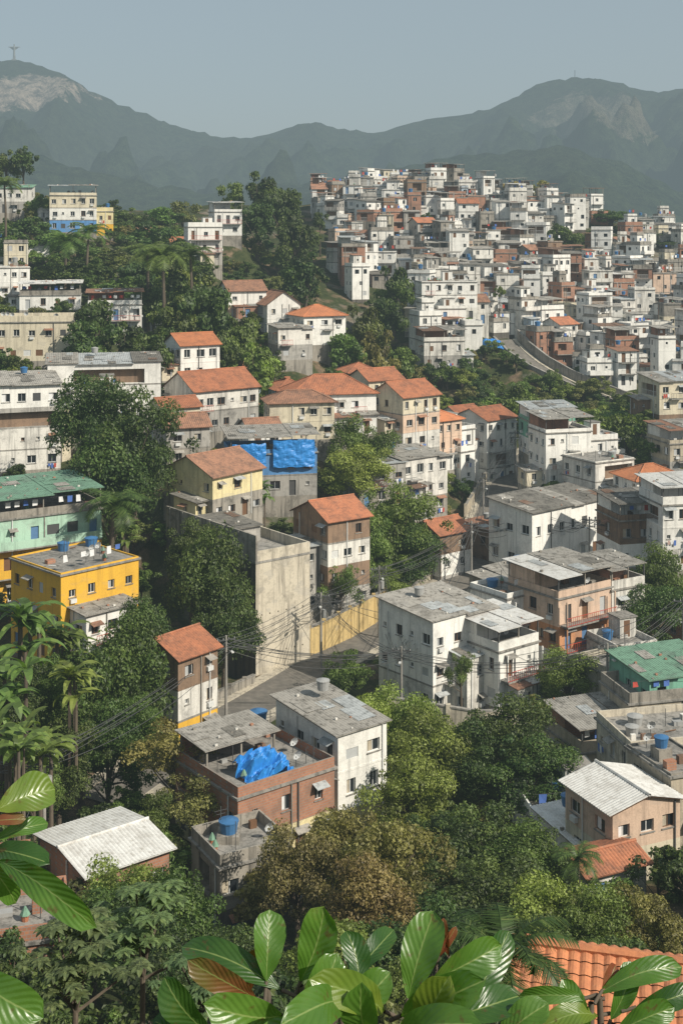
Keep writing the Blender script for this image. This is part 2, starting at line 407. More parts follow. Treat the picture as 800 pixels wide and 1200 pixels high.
def sheet_roof(A, x0, x1, y0, y1, z, slope, rm, seg, lod):
    per = .27 if lod == 0 else .5
    ribbed(A, (x0, y0, z), (x1, y0, z), (0, y1 - y0, (y1 - y0) * slope), 0, 0, per, .045, rm, 1, seg)
    if lod == 0:
        W = x1 - x0
        alt = {'fib': ['fibd', 'fib', 'zinc', 'fib'], 'fibd': ['fib', 'rust', 'fibd'], 'fibl': ['fibl', 'zinc', 'fibl'], 'greenr': ['greenr', 'fib', 'greenr']}.get(rm, ['fibd', 'fib', 'zinc'])
        for _ in range(int(W * (y1 - y0) / 12)):
            w = U(.9, 2.2); a = U(x0, max(x0, x1 - w)); l = U(1.2, 2.6); b = U(y0 - .1, max(y0, y1 - l)); zz = z + (b - y0) * slope + .07
            ribbed(A, (a, b, zz), (min(a + w, x1 + .1), b, zz), (0, l, l * slope), 0, 0, per, .045, random.choice(alt), 1, seg, False)
        for _ in range(int(W * .9)):
            x, y = U(x0 + .3, x1 - .3), U(y0 + .2, y1 - .2); s = U(.07, .15); zz = z + (y - y0) * slope + .05
            A.box(x - s, x + s, y - s * .7, y + s * .7, zz, zz + s * 1.4, random.choice(['brick', 'conc', 'white2']))

def body(A, w, dp, nf, mats, roof='flat', sh=2.9, lod=0, winp=.92, base=5, basemat='conc', balcony=None, tanks=1, roofmat=None, pitch=.45, sides=(1, 1, .5, 1), rows=1, annex=None, canopy=None, clut=None):
    hw, hd = w / 2, dp / 2
    if base > 0: A.box(-hw, hw, -hd, hd, -base, 0, basemat, False)
    for k in range(nf):
        mat = mats[min(k, len(mats) - 1)]; z0, z1 = k * sh, (k + 1) * sh
        S = (((-hw, -hd), (1, 0), (0, -1), w), ((hw, -hd), (0, 1), (1, 0), dp), ((hw, hd), (-1, 0), (0, 1), w), ((-hw, hd), (0, -1), (-1, 0), dp))
        for q, (o, ux, n, L) in enumerate(S):
            facade(A, o, ux, n, L, z0, z1, mkwins(L, z0, sh, winp * sides[q], k == 0, lod, balcony and q == 0 and k > 0, q in (0, 3)) if L > 1.8 else [], mat, lod)
        if k > 0 and R() < .6: A.box(-hw - .035, hw + .035, -hd - .035, hd + .035, z0 - .1, z0 + .08, 'slab' if R() < .35 else mat)
        if balcony and k > 0:
            bx0, bx1 = -hw + .3, hw - .3
            A.box(bx0, bx1, -hd - 1.15, -hd - .04, z0 - .13, z0 + .03, 'slab')
            if balcony == 'solid':
                A.box(bx0, bx1, -hd - 1.15, -hd - 1.03, z0 + .03, z0 + .95, mat)
                A.box(bx0, bx0 + .12, -hd - 1.03, -hd - .04, z0 + .03, z0 + .95, mat); A.box(bx1 - .12, bx1, -hd - 1.03, -hd - .04, z0 + .03, z0 + .95, mat)
            else: railing(A, bx0, bx1, -hd - 1.1, z0 + .03, balcony)
            if lod == 0:
                for x in (bx0 + .1, bx1 - .1): A.box(x - .07, x + .07, -hd - 1.0, -hd - .86, z0 + .03, z0 + sh - .13, mat)
        elif lod == 0 and k > 0 and R() < .3 and w > 5:   # single small balcony
            x0 = U(-hw + .3, hw - 2.6); x1 = x0 + U(1.8, 2.3); A.box(x0, x1, -hd - .95, -hd - .04, z0 - .12, z0 + .03, 'slab'); railing(A, x0, x1, -hd - .9, z0 + .03, random.choice(['metal', 'frame', 'redm']))
    H = nf * sh; top = mats[-1]
    for _ in range(random.choice([0, 1, 2])):
        x = U(-hw + .2, hw - .2); A.box(x - .05, x + .05, -hd - .12, -hd - .05, .1, H - .05, random.choice(['frame', 'conc', 'metal']))
    if R() < .5: yv = U(-hd + .2, hd - .2); A.box(-hw - .12, -hw - .05, yv - .05, yv + .05, .1, H - .05, 'frame')
    seg = 4 if lod == 0 else 2; per = .27 if lod == 0 else .5
    if roof in ('flat', 'sheet', 'open'):
        A.box(-hw - .2, hw + .2, -hd - .2, hd + .2, H + .002, H + .17, 'slab')
        zr = H + .17; ph = U(.5, 1.05) if R() < .75 or roof == 'sheet' else .15
        pm = top if R() < .8 else 'conc'
        A.box(-hw, hw, -hd, -hd + .14, zr, zr + ph, pm, False); A.box(-hw, hw, hd - .14, hd, zr, zr + ph, pm, False)
        A.box(-hw, -hw + .14, -hd + .14, hd - .14, zr, zr + ph, pm, False); A.box(hw - .14, hw, -hd + .14, hd - .14, zr, zr + ph, pm, False)
        if roof == 'sheet':
            rm = roofmat or random.choice(['fib', 'fib', 'zinc', 'fibl', 'rust', 'fib', 'tile2']); hh = 2.25
            for x in (-hw + .07, 0, hw - .07):
                for y in (-hd + .07, hd - .07): A.box(x - .06, x + .06, y - .06, y + .06, zr + ph, zr + hh + (.3 if y > 0 else 0), 'metal' if R() < .5 else 'conc')
            xm = U(-hw * .3, hw * .5)
            sheet_roof(A, -hw - .5, xm, -hd - .5, hd + .5, zr + hh, .05, rm, seg, lod)
            sheet_roof(A, xm - .1, hw + .5, -hd - U(-.4, .5), hd + .3, zr + hh + .12, .05, rm if R() < .6 else 'fib', seg, lod)
            if R() < .7:
                A.box(-hw + .15, U(-.5, hw * .6), U(-.8, .4), hd - .15, zr, zr + hh - .02, random.choice([top, top, 'brick', 'white']))
        if canopy:
            (x0, x1, y0, y1, ch, cm) = canopy
            for x in (x0 + .1, (x0 + x1) / 2, x1 - .1):
                for y in (y0 + .1, y1 - .1): A.box(x - .07, x + .07, y - .07, y + .07, zr, zr + ch + (y - y0) * .06 - .07, 'conc')
            A.box(x0 + .2, x1 - .2, y1 - .25, y1 - .1, zr, zr + ch, 'brick')
            sheet_roof(A, x0 - .3, x1 + .3, y0 - .3, y1 + .3, zr + ch, .06, cm, seg, lod)
        if tanks and roof != 'sheet':
            for _ in range(tanks):
                if R() < .75 or lod == 0:
                    tx, ty = U(-hw + 1, hw - 1), U(-hd * .3, hd - 1); zz = zr
                    if R() < .4: A.box(tx - .6, tx + .6, ty - .6, ty + .6, zr, zr + .9, 'conc'); zz += .9
                    tank(A, tx, ty, zz, U(.5, .7), U(.9, 1.2), 'tank' if R() < (.35 if lod else .6) else 'tankg', 14 if lod == 0 else 8)
        if roof == 'flat' and R() < .35 and w > 5:
            bw = U(1.8, 2.6); x = U(-hw + .2, hw - bw - .2); A.box(x, x + bw, hd - 2.4, hd - .2, zr, zr + 2.2, top); A.box(x - .15, x + bw + .15, hd - 2.55, hd - .17, zr + 2.2, zr + 2.32, 'slab')
            A.poly([(x + .5, hd - 2.41, zr + .1), (x + 1.3, hd - 2.41, zr + .1), (x + 1.3, hd - 2.41, zr + 1.95), (x + .5, hd - 2.41, zr + 1.95)], 'wood')
        roof_clutter(A, hw, hd, zr, int(w * dp / (5.5 if lod == 0 else 14)) if clut is None else clut)
        if R() < .5:
            x, y = U(-hw + .4, hw - .4), U(-hd + .4, hd - .4)
            A.box(x - .025, x + .025, y - .025, y + .025, zr, zr + 2.4, 'metal'); A.box(x - .5, x + .5, y - .015, y + .015, zr + 2.1, zr + 2.13, 'metal'); A.box(x - .35, x + .35, y - .015, y + .015, zr + 1.85, zr + 1.88, 'metal')
        if R() < .3:
            n = int(w / 1.1)
            for i in range(n):
                x = -hw + .6 + i * 1.05; hgt = U(.5, .9)
                if x + .7 > hw: break
                if R() < .4: continue
                A.poly([(x, -hd + .5, zr + 1.75), (x + U(.4, .7), -hd + .52, zr + 1.73), (x + .6, -hd + .56, zr + 1.75 - hgt), (x, -hd + .48, zr + 1.75 - hgt)], random.choice(['cloth1', 'cloth2', 'cloth3', 'cloth2']))
            A.box(-hw + .2, hw - .2, -hd + .49, -hd + .51, zr + 1.74, zr + 1.76, 'metal')
    elif roof == 'shed':
        rm = roofmat or random.choice(['fib', 'fib', 'zinc', 'tile2', 'fib', 'fibd'])
        ncut = 1 if w < 7 or lod else random.choice([2, 3]); xs = [-hw] + sorted(U(-hw * .5, hw * .6) for _ in range(ncut - 1)) + [hw]
        for i in range(len(xs) - 1):
            a, b = xs[i], xs[i + 1]
            if b - a < .8: continue
            s = U(.06, .12); dz = U(0, .5) if ncut > 1 else 0; m_ = rm if R() < .75 else random.choice(['fib', 'fibd', 'zinc']); rise = dp * s + dz
            e = .003 * i
            A.poly([(a + e, -hd, H), (a + e, hd, H), (a + e, hd, H + rise), (a + e, -hd, H + dz)], top); A.poly([(b - e, -hd, H), (b - e, hd, H), (b - e, hd, H + rise), (b - e, -hd, H + dz)], top)
            A.poly([(a, hd, H), (b, hd, H), (b, hd, H + rise), (a, hd, H + rise)], top); A.poly([(a, -hd, H), (b, -hd, H), (b, -hd, H + dz), (a, -hd, H + dz)], top)
            o0 = .4 if i == 0 else .12; o1 = .4 if i == len(xs) - 2 else .12; oy = U(.25, .6)
            sheet_roof(A, a - o0, b + o1, -hd - oy, hd + .4, H + dz + .08 - oy * s, s, m_, seg, lod)
        if R() < .6 and tanks: tank(A, U(-hw * .6, hw * .6), hd * .4, H + dp * .08 + .6, .55, .95, random.choice(['tank', 'tankg']))
    else:
        rm = roofmat or random.choice(['tile', 'tile2', 'tile']); o = .5
        swap = roof == 'gy'
        if swap: A.sw = True; hw, hd = hd, hw
        rise = hd * pitch; e = H + .08 - o * pitch; am = .05
        if roof == 'hip':
            D = hd + o; Lx = 2 * (hw + o); h = min(D / Lx, .499)
            for sg in (-1, 1):
                ribbed(A, (-hw - o, sg * (hd + o), e), (hw + o, sg * (hd + o), e), (0, -sg * D, D * pitch), h, h, per, am, rm, rows, seg)
                ribbed(A, (sg * (hw + o), -hd - o, e), (sg * (hw + o), hd + o, e), (-sg * D, 0, D * pitch), .5, .5, per, am, rm, rows, seg)
                for sx in (-1, 1): A.tube((sx * (hw + o), sg * (hd + o), e + .04), (sx * (hw + o - D), 0, e + D * pitch + .06), .11, .11, 6, rm)
            A.tube((-hw - o + D, 0, e + D * pitch + .05), (hw + o - D, 0, e + D * pitch + .05), .13, .13, 6, rm)
        else:
            D = hd + o
            for sg in (-1, 1):
                ribbed(A, (-hw - .35, sg * D, e), (hw + .35, sg * D, e), (0, -sg * D, D * pitch), 0, 0, per, am, rm, rows, seg)
                A.poly([(sg * hw, -hd, H), (sg * hw, hd, H), (sg * hw, 0, H + rise)], top)
            A.tube((-hw - .37, 0, e + D * pitch + .03), (hw + .37, 0, e + D * pitch + .03), .13, .13, 6, rm)
        A.sw = False; hw, hd = w / 2, dp / 2
    if annex:
        for _ in range(annex):
            side = random.choice([0, 0, 1, 3]); aw = U(.35, .65) * (w if side == 0 else dp); ad = U(1.6, 3.2); an = max(1, nf - random.choice([1, 1, 2])); ash = sh * U(.86, .97)
            lim = ((w if side == 0 else dp) - aw) / 2 - .1; t = U(-lim, lim)
            o0 = A.off
            if side == 0: A.off = (o0[0] + t, o0[1] - hd - ad / 2 - .01, o0[2]); ww_, dd_ = aw, ad
            elif side == 1: A.off = (o0[0] + hw + ad / 2 + .01, o0[1] + t, o0[2]); ww_, dd_ = ad, aw
            else: A.off = (o0[0] - hw - ad / 2 - .01, o0[1] + t, o0[2]); ww_, dd_ = ad, aw
            tl = roof in ('gx', 'gy', 'hip')
            body(A, ww_, dd_, an, [random.choice([mats[0], mats[-1], mats[-1], 'white2', 'cream', 'white', 'brick' if R() < .5 else 'grey'])], 'shed' if tl else random.choice(['shed', 'flat', 'sheet', 'shed']), sh=ash, lod=lod, winp=.9, base=base, basemat=basemat, tanks=0, roofmat=random.choice(['tile', 'tile2']) if tl else None)
            A.off = o0
    return H

# ---------------------------------------------------------------- hero buildings, placed by image pixel and distance
HB = []
def hb(name, u, v, d, w, dp, nf, rot, mats, roof='flat', **k): HB.append((name, u, v, d, w, dp, nf, rot, mats, roof, k))
# upper left
hb('white_blue_house', 86, 272, 310, 11, 8, 3, 12, ['blue', 'white', 'cream'], 'sheet', roofmat='zinc', annex=1)
hb('yellow_hillside_house', 118, 276, 316, 6, 7, 2, 12, ['yellow', 'paley'], 'flat')
hb('green_roofed_house', 8, 250, 318, 13, 8, 2, 8, ['grey', 'white2'], 'shed', roofmat='greenr')
hb('white_terrace_house', 264, 276, 322, 7, 7, 2, 18, ['white', 'white'], 'sheet', roofmat='fibl', balcony='redm', annex=1)
hb('white_terrace_house', 238, 310, 300, 8, 7, 3, 15, ['grey', 'white2', 'white'], 'flat', balcony='redm', annex=1)
hb('white_block_house', 10, 362, 270, 8, 8, 3, 20, ['white'], 'flat')
hb('white_low_house', 60, 362, 262, 12, 7, 1, 10, ['white'], 'sheet', roofmat='fibl', annex=1)
hb('beige_flat_roof_house', 42, 420, 225, 13, 9, 2, 8, ['cream', 'cream'], 'flat', sh=3.3, tanks=0)
hb('white_red_trim_house', 135, 392, 245, 10, 7, 2, 10, ['white', 'white'], 'sheet', roofmat='tile2', balcony='redm')
hb('white_gable_wall_house', 122, 492, 200, 17, 9, 3, 12, ['white2', 'white', 'white'], 'shed', roofmat='fib', sh=3.0, annex=1)
hb('grey_apartment_house', 22, 545, 188, 11, 9, 4, 20, ['white2', 'white2', 'grey', 'white'], 'shed', roofmat='fib', sh=3.0, annex=2)
hb('tile_roof_cottage', 225, 442, 215, 7, 7, 2, 30, ['white'], 'gx', roofmat='tileb', annex=1)
hb('mint_yellow_apartment_house', 35, 690, 152, 14, 10, 3, 32, ['yellow', 'yellow', 'mint', 'mint'], 'sheet', roofmat='greenr', balcony='solid', sh=3.2)
hb('yellow_apartment_house', 88, 762, 135, 9.5, 9.5, 3, 45, ['yellow'], 'flat', sh=3.2, tanks=1, winp=1.0, annex=1)
# central tile-roof group
hb('dark_gable_house', 325, 388, 262, 7, 9, 2, 20, ['white', 'white'], 'gy', roofmat='tile2', pitch=.7)
hb('tile_roof_house', 284, 372, 266, 8, 8, 2, 20, ['peach', 'white'], 'gx', annex=1)
hb('tile_roof_house', 371, 402, 256, 9, 8, 2, 25, ['white'], 'hip', roofmat='tileb', annex=1)
hb('grey_gable_house', 248, 500, 205, 12, 9, 2, 38, ['grey', 'white2'], 'gx', roofmat='tile', pitch=.55, annex=2, sh=3.3)
hb('hip_roof_house', 385, 502, 212, 14, 9, 2, 12, ['pink', 'white'], 'hip', roofmat='tile', pitch=.55, annex=2, sh=3.2)
hb('hip_roof_annex', 350, 512, 198, 10, 6, 2, 12, ['cream', 'cream'], 'hip', roofmat='tile2', annex=1)
hb('tall_tile_roof_house', 475, 542, 213, 8, 8, 4, 38, ['grey', 'white2', 'peach', 'cream'], 'gx', roofmat='tile', pitch=.5, annex=1)
hb('tile_roof_annex', 512, 548, 222, 6, 6, 3, 38, ['white', 'peach'], 'hip', roofmat='tileb')
hb('tile_roof_annex', 440, 500, 226, 7, 7, 3, 30, ['white', 'cream'], 'gx', roofmat='tile')
hb('tile_roof_cottage', 420, 470, 240, 6, 6, 2, 20, ['white', 'peach'], 'hip', roofmat='tile')
hb('tile_roof_cottage', 305, 545, 190, 5, 5, 2, 20, ['cream', 'white'], 'gx', roofmat='tile2')
hb('tile_roof_cottage', 205, 520, 190, 6, 5, 2, 30, ['grey', 'cream'], 'gx', roofmat='tile')
hb('tile_roof_cottage', 540, 520, 240, 6, 6, 2, 38, ['white', 'white'], 'gx', roofmat='tile')
hb('blue_tarp_house', 316, 575, 180, 12, 8, 2, 12, ['grey', 'blue'], 'sheet', roofmat='fib', base=8)
hb('white_street_house', 568, 562, 233, 8, 8, 4, 42, ['white', 'white2', 'white'], 'gx', roofmat='tile', pitch=.4, annex=1)
hb('stepped_white_house', 528, 560, 225, 6, 6, 3, 40, ['white', 'grey', 'white'], 'flat', annex=1)
hb('stained_concrete_house', 480, 600, 195, 9, 7, 3, 38, ['conc', 'white2', 'white2'], 'shed', roofmat='fib', annex=2)
hb('small_concrete_house', 436, 588, 190, 8, 6, 2, 30, ['conc', 'grey'], 'shed', roofmat='tile2')
hb('yellow_gable_house', 250, 600, 166, 9, 9, 2, 50, ['conc', 'paley'], 'gx', roofmat='tile2', annex=1)
hb('red_roof_house', 388, 705, 166, 6.5, 8, 4, 35, ['grey', 'brown', 'white2', 'brown'], 'gx', roofmat='tile', base=3, annex=1)
hb('red_roof_street_house', 516, 690, 182, 6, 6, 3, 38, ['grey', 'white', 'brown'], 'gx', roofmat='tile')
hb('small_tile_house', 215, 545, 178, 6, 6, 2, 20, ['conc', 'grey'], 'gx', roofmat='tile2')
# street + right
hb('white_street_corner_house', 512, 815, 140, 9.5, 8.5, 3, 40, ['white2', 'white', 'white'], 'shed', roofmat='fib', sh=3.2, winp=1.0, annex=2)
hb('white_redtrim_annex', 580, 812, 138, 6, 7, 2, 38, ['white', 'white'], 'sheet', roofmat='fibl', balcony='redm', annex=1)
hb('white_redtrim_annex', 590, 780, 148, 5, 6, 3, 38, ['white', 'white', 'white'], 'flat', balcony='redm')
hb('peach_terraced_house', 655, 775, 147, 8.5, 8, 3, 36, ['white', 'orange', 'peach'], 'sheet', roofmat='fibl', balcony='redm', sh=2.9)
hb('long_white_warehouse', 645, 652, 182, 17, 8, 2, 40, ['white', 'white'], 'shed', roofmat='fibd', sh=3.9, winp=1.0)
hb('brown_workshop', 580, 665, 188, 5, 7, 2, 40, ['brown', 'brown'], 'shed', roofmat='tile2')
hb('grey_terrace_house', 655, 565, 212, 8, 7, 3, 15, ['white2', 'white', 'white'], 'sheet', roofmat='fib', annex=1)
hb('white_terrace_house', 700, 600, 205, 8, 8, 3, 30, ['white', 'white2'], 'flat', annex=1)
hb('green_terrace_house', 640, 530, 226, 8, 7, 2, 10, ['white', 'teal'], 'sheet', roofmat='zinc')
hb('white_terrace_house', 690, 552, 222, 7, 7, 2, 20, ['white'], 'flat', annex=1)
hb('tile_hip_house', 760, 600, 198, 8.5, 7, 2, 18, ['white', 'white'], 'hip', roofmat='tileb', annex=1)
hb('dark_flat_roof_house', 748, 655, 172, 9, 7, 2, 14, ['white', 'brown'], 'sheet', roofmat='fibd', sh=3.0, annex=1)
hb('dark_flat_roof_house', 795, 660, 168, 8, 7, 3, 12, ['white2', 'white'], 'sheet', roofmat='fibl', sh=2.8)
hb('long_sheet_roof_house', 600, 700, 168, 10, 6, 1, 40, ['conc'], 'shed', roofmat='fib')
hb('teal_house', 778, 850, 124, 8, 7, 2, 20, ['teal', 'teal'], 'shed', roofmat='greenr', sh=3.0)
hb('brown_tile_house', 208, 865, 120, 5.0, 5.6, 3, 50, ['yellow', 'white2', 'brown'], 'gx', roofmat='tile', base=3)
hb('brown_terrace_house', 722, 845, 132, 6, 6, 2, 30, ['conc', 'concl'], 'flat')
hb('brown_terrace_house', 715, 740, 150, 5, 6, 2, 30, ['brown', 'white2'], 'sheet', roofmat='fib')
hb('concrete_flat_house', 775, 935, 110, 9, 7, 2, 12, ['beige', 'concl'], 'open', tanks=2, annex=1)
hb('concrete_flat_house', 700, 900, 120, 7, 6, 1, 20, ['beige'], 'sheet', roofmat='fib')
hb('concrete_flat_house', 765, 880, 122, 8, 6, 2, 14, ['concl', 'beige'], 'flat', tanks=1)
# lower
hb('brick_terrace_house', 298, 985, 101, 9, 9, 2, 38, ['paley', 'brick'], 'flat', sh=3.0, winp=.95, tanks=0, canopy=(-4.3, 2.2, .2, 4.2, 2.0, 'fib'))
hb('white_back_house', 387, 962, 106, 5.0, 8.5, 3, 38, ['paley', 'white', 'white'], 'shed', roofmat='fib', sh=3.0, winp=1.0)
hb('dark_concrete_annex', 282, 1085, 92, 5.5, 5, 2, 30, ['darkc', 'conc'], 'open', tanks=0, annex=1)
hb('white_sheet_roof_house', 122, 1040, 88, 6.2, 7, 1, 38, ['brick', 'brick'], 'gx', roofmat='fibl', pitch=.14, sh=3.2)
hb('low_brick_house', 30, 1140, 70, 4.6, 5, 1, 15, ['brick', 'brick'], 'flat', tanks=0)
hb('low_brick_house', -10, 1085, 82, 5, 5, 1, 15, ['white2', 'brick'], 'flat', tanks=0)
hb('peach_sheet_roof_house', 728, 1015, 96, 6, 6, 2, 24, ['cream', 'peach'], 'gy', roofmat='fibl', pitch=.25)
hb('peach_sheet_roof_house', 682, 1010, 99, 4.5, 6, 1, 24, ['white2', 'peach'], 'shed', roofmat='fibl')
hb('peach_annex', 705, 1052, 90, 5, 3.4, 1, 24, ['white2'], 'gx', roofmat='tile', pitch=.3)
hb('beige_house', 785, 1020, 100, 4, 6, 3, 20, ['peach', 'beige'], 'flat')
hb('near_tile_roof_house', 742, 1305, 31, 5.2, 4.5, 1, -14, ['cream'], 'gx', roofmat='tileb', pitch=.5, rows=9, sh=2.6, base=3)
# hill landmarks
hb('white_three_storey_block', 522, 374, 298, 13, 8, 3, 8, ['white2', 'white', 'white'], 'flat', sh=2.9, winp=1.0, annex=1)
hb('grey_hill_house', 340, 420, 248, 7, 6, 2, 22, ['grey', 'white2'], 'shed')
hb('grey_hill_house', 515, 430, 278, 9, 7, 2, 12, ['grey', 'white2'], 'sheet', annex=1)
hb('brown_right_edge_house', 785, 500, 238, 9, 8, 3, 15, ['brown', 'cream'], 'shed', roofmat='tile2', annex=1)
hb('brown_right_edge_house', 795, 555, 220, 8, 8, 2, 15, ['grey', 'beige'], 'sheet')

# ---------------------------------------------------------------- terrain
uc = np.array([-100, 100, 300, 500, 700, 900.]); bc = (uc - 400) / F
tab = [(45, [1330] * 6), (70, [1190, 1190, 1215, 1210, 1180, 1150]), (90, [1060, 1055, 1080, 1085, 1060, 1040]),
 (110, [930, 920, 960, 985, 960, 960]), (130, [810, 800, 850, 880, 865, 880]), (150, [705, 715, 790, 790, 780, 800]),
 (170, [620, 630, 720, 725, 715, 715]), (190, [545, 555, 640, 670, 660, 650]), (210, [485, 495, 560, 615, 610, 600]),
 (235, [440, 430, 480, 560, 545, 540]), (260, [390, 375, 420, 500, 500, 500]), (290, [330, 320, 370, 430, 440, 450]),
 (330, [270, 270, 312, 347, 372, 395]), (370, [238, 252, 270, 284, 312, 352]), (410, [228, 250, 240, 226, 254, 325]),
 (440, [230, 268, 246, 228, 266, 335]), (480, [260, 300, 280, 270, 300, 350]), (560, [400] * 6), (700, [320] * 6)]
GX0, GX1, GY0, GY1, GS = -330., 330., -30., 600., 3.0
gx = np.arange(GX0, GX1 + .1, GS); gy = np.arange(GY0, GY1 + .1, GS)
XX, YY = np.meshgrid(gx, gy)
def base_z(X, Y):
    td = np.array([t[0] for t in tab], float)
    tz = np.array([[CZ - (v - VH) * t[0] / F for v in t[1]] for t in tab])
    b = np.clip(X / np.maximum(Y, 1), bc[0], bc[-1])
    Zc = np.stack([np.interp(Y, td, tz[:, k]) for k in range(6)], -1)
    fi = np.clip((b - bc[0]) / (bc[1] - bc[0]), 0, 4.999); i = fi.astype(int); fr = fi - i; fr = fr * fr * (3 - 2 * fr)
    z = np.take_along_axis(Zc, i[..., None], -1)[..., 0] * (1 - fr) + np.take_along_axis(Zc, (i + 1)[..., None], -1)[..., 0] * fr
    near = np.interp(Y, [-30, 0, 1.6, 4, 20, 45], [98.4, 98.4, 98.0, 96.0, 83.5, 68.2])
    return np.where(Y < 45, near, z)
ZZ = base_z(XX, YY)
for _ in range(3):
    p = np.pad(ZZ, 1, mode='edge')
    Zb = (p[:-2, 1:-1] + p[2:, 1:-1] + p[1:-1, :-2] + p[1:-1, 2:] + 2 * ZZ) / 6
    ZZ = np.where(YY > 30, Zb, ZZ)
nz = np.array([[noise.noise(Vector((x * .03, y * .03, 0))) * 1.6 + noise.noise(Vector((x * .11, y * .11, 5))) * .7 for x in gx] for y in gy])
ZZ += nz * np.clip((YY - 40) / 40, 0, 1)
num = np.zeros_like(ZZ); den = np.full_like(ZZ, .12)
for h in HB:
    x, y, z = P(h[1], h[2], h[3]); rr = .62 * max(h[4], h[5])
    cx = int(round((x - GX0) / GS)); cy = int(round((y - GY0) / GS))
    if 0 <= cx < len(gx) and 0 <= cy < len(gy):
        w = np.exp(-((XX - x) ** 2 + (YY - y) ** 2) / (rr * 1.1) ** 2)
        num += w * (z - .15 - ZZ[cy, cx]); den += w
ZZ += num / den
# roads
def dense(pts, step=2.0):
    out = []
    for a, b in zip(pts[:-1], pts[1:]):
        a = np.array(a); b = np.array(b); n = max(1, int(np.linalg.norm(b - a) / step))
        for i in range(n): out.append(a + (b - a) * i / n)
    out.append(np.array(pts[-1])); out = np.array(out)
    for _ in range(6): out[1:-1] = (out[:-2] + out[1:-1] * 2 + out[2:]) / 4
    return out
ROADS = [dense([P(120, 940, 112), P(240, 858, 125), P(320, 812, 138), P(385, 772, 150), P(445, 742, 160), P(500, 712, 168), P(552, 668, 182), P(566, 628, 198), P(585, 578, 220), P(612, 540, 240), P(640, 520, 250)]),
         dense([P(445, 742, 160), P(560, 722, 160), P(640, 700, 166), P(700, 672, 176), P(800, 660, 176)]),
         dense([P(592, 398, 296), P(612, 420, 288), P(650, 442, 281), P(700, 463, 276), P(740, 478, 272), P(820, 492, 270)])]
RWS = [2.6, 2.6, 1.8]
for rd in ROADS:
    D = np.full_like(ZZ, 1e9); Zr = np.zeros_like(ZZ)
    for p in rd:
        d2 = np.hypot(XX - p[0], YY - p[1]); m = d2 < D; D[m] = d2[m]; Zr[m] = p[2]
    w = np.clip((9.5 - D) / 5.0, 0, 1); w = w * w * (3 - 2 * w)
    ZZ = ZZ * (1 - w) + (Zr - .25) * w
lim = CZ - .66 * YY
ZZ = np.where((YY > 3) & (YY < 60), np.minimum(ZZ, lim), ZZ)
def T(x, y):
    fx = min(max((x - GX0) / GS, 0), len(gx) - 1.001); fy = min(max((y - GY0) / GS, 0), len(gy) - 1.001)
    i, j = int(fx), int(fy); a, b = fx - i, fy - j
    return float((ZZ[j, i] * (1 - a) + ZZ[j, i + 1] * a) * (1 - b) + (ZZ[j + 1, i] * (1 - a) + ZZ[j + 1, i + 1] * a) * b)
def grid_obj(name, X, Y, Z, mat, smooth=True):
    ny, nx = X.shape
    v = np.stack([X.ravel(), Y.ravel(), Z.ravel()], -1)
    idx = np.arange(nx * ny).reshape(ny, nx)
    f = np.stack([idx[:-1, :-1].ravel(), idx[:-1, 1:].ravel(), idx[1:, 1:].ravel(), idx[1:, :-1].ravel()], -1)
    me = bpy.data.meshes.new(name); me.from_pydata(v.tolist(), [], f.tolist()); me.materials.append(mat)
    if smooth: me.polygons.foreach_set('use_smooth', [True] * len(me.polygons))
    me.update(); o = bpy.data.objects.new(name, me); COL.objects.link(o); return o
grid_obj('hillside_terrain', XX, YY, ZZ, M['terrain'])
gX, gY = np.meshgrid(np.linspace(-9000, 9000, 30), np.linspace(-3000, 14000, 30))
grid_obj('ground', gX, gY, np.full_like(gX, 28.0), M['terrain'])

for k, rd in enumerate(ROADS):
    A = Acc(); tg = np.gradient(rd[:, :2], axis=0); tg /= np.linalg.norm(tg, axis=1)[:, None]; nn = np.stack([tg[:, 1], -tg[:, 0]], -1)
    def pt(i, o, dz): return (rd[i, 0] + nn[i, 0] * o, rd[i, 1] + nn[i, 1] * o, rd[i, 2] + dz)
    e = .004 * k; RW = RWS[k]; sw_ = 1.3 if k < 2 else .8
    for i in range(len(rd) - 1):
        A.poly([pt(i, -RW, e), pt(i, RW, e), pt(i + 1, RW, e), pt(i + 1, -RW, e)], 'road')
        for sg in (-1, 1):
            a, b = sg * RW, sg * (RW + sw_)
            A.poly([pt(i, a, e), pt(i, a, .13 + e), pt(i + 1, a, .13 + e), pt(i + 1, a, e)], 'concl')
            A.poly([pt(i, a, .13 + e), pt(i, b, .13 + e), pt(i + 1, b, .13 + e), pt(i + 1, a, .13 + e)], 'concl')
            A.poly([pt(i, b, .13 + e), pt(i, b, -1.5), pt(i + 1, b, -1.5), pt(i + 1, b, .13 + e)], 'conc')
    A.obj('street')
def near_road(x, y):
    return min(float(np.min(np.hypot(rd[:, 0] - x, rd[:, 1] - y))) for rd in ROADS)

# ---------------------------------------------------------------- place hero buildings
placed = []
for (name, u, v, d, w, dp, nf, rot, mats, roof, k) in HB:
    A = Acc(); body(A, w, dp, nf, mats, roof, **k)
    x, y, z = P(u, v, d); A.obj(name, (x, y, z), math.radians(rot)); placed.append((x, y, .5 * math.hypot(w, dp)))

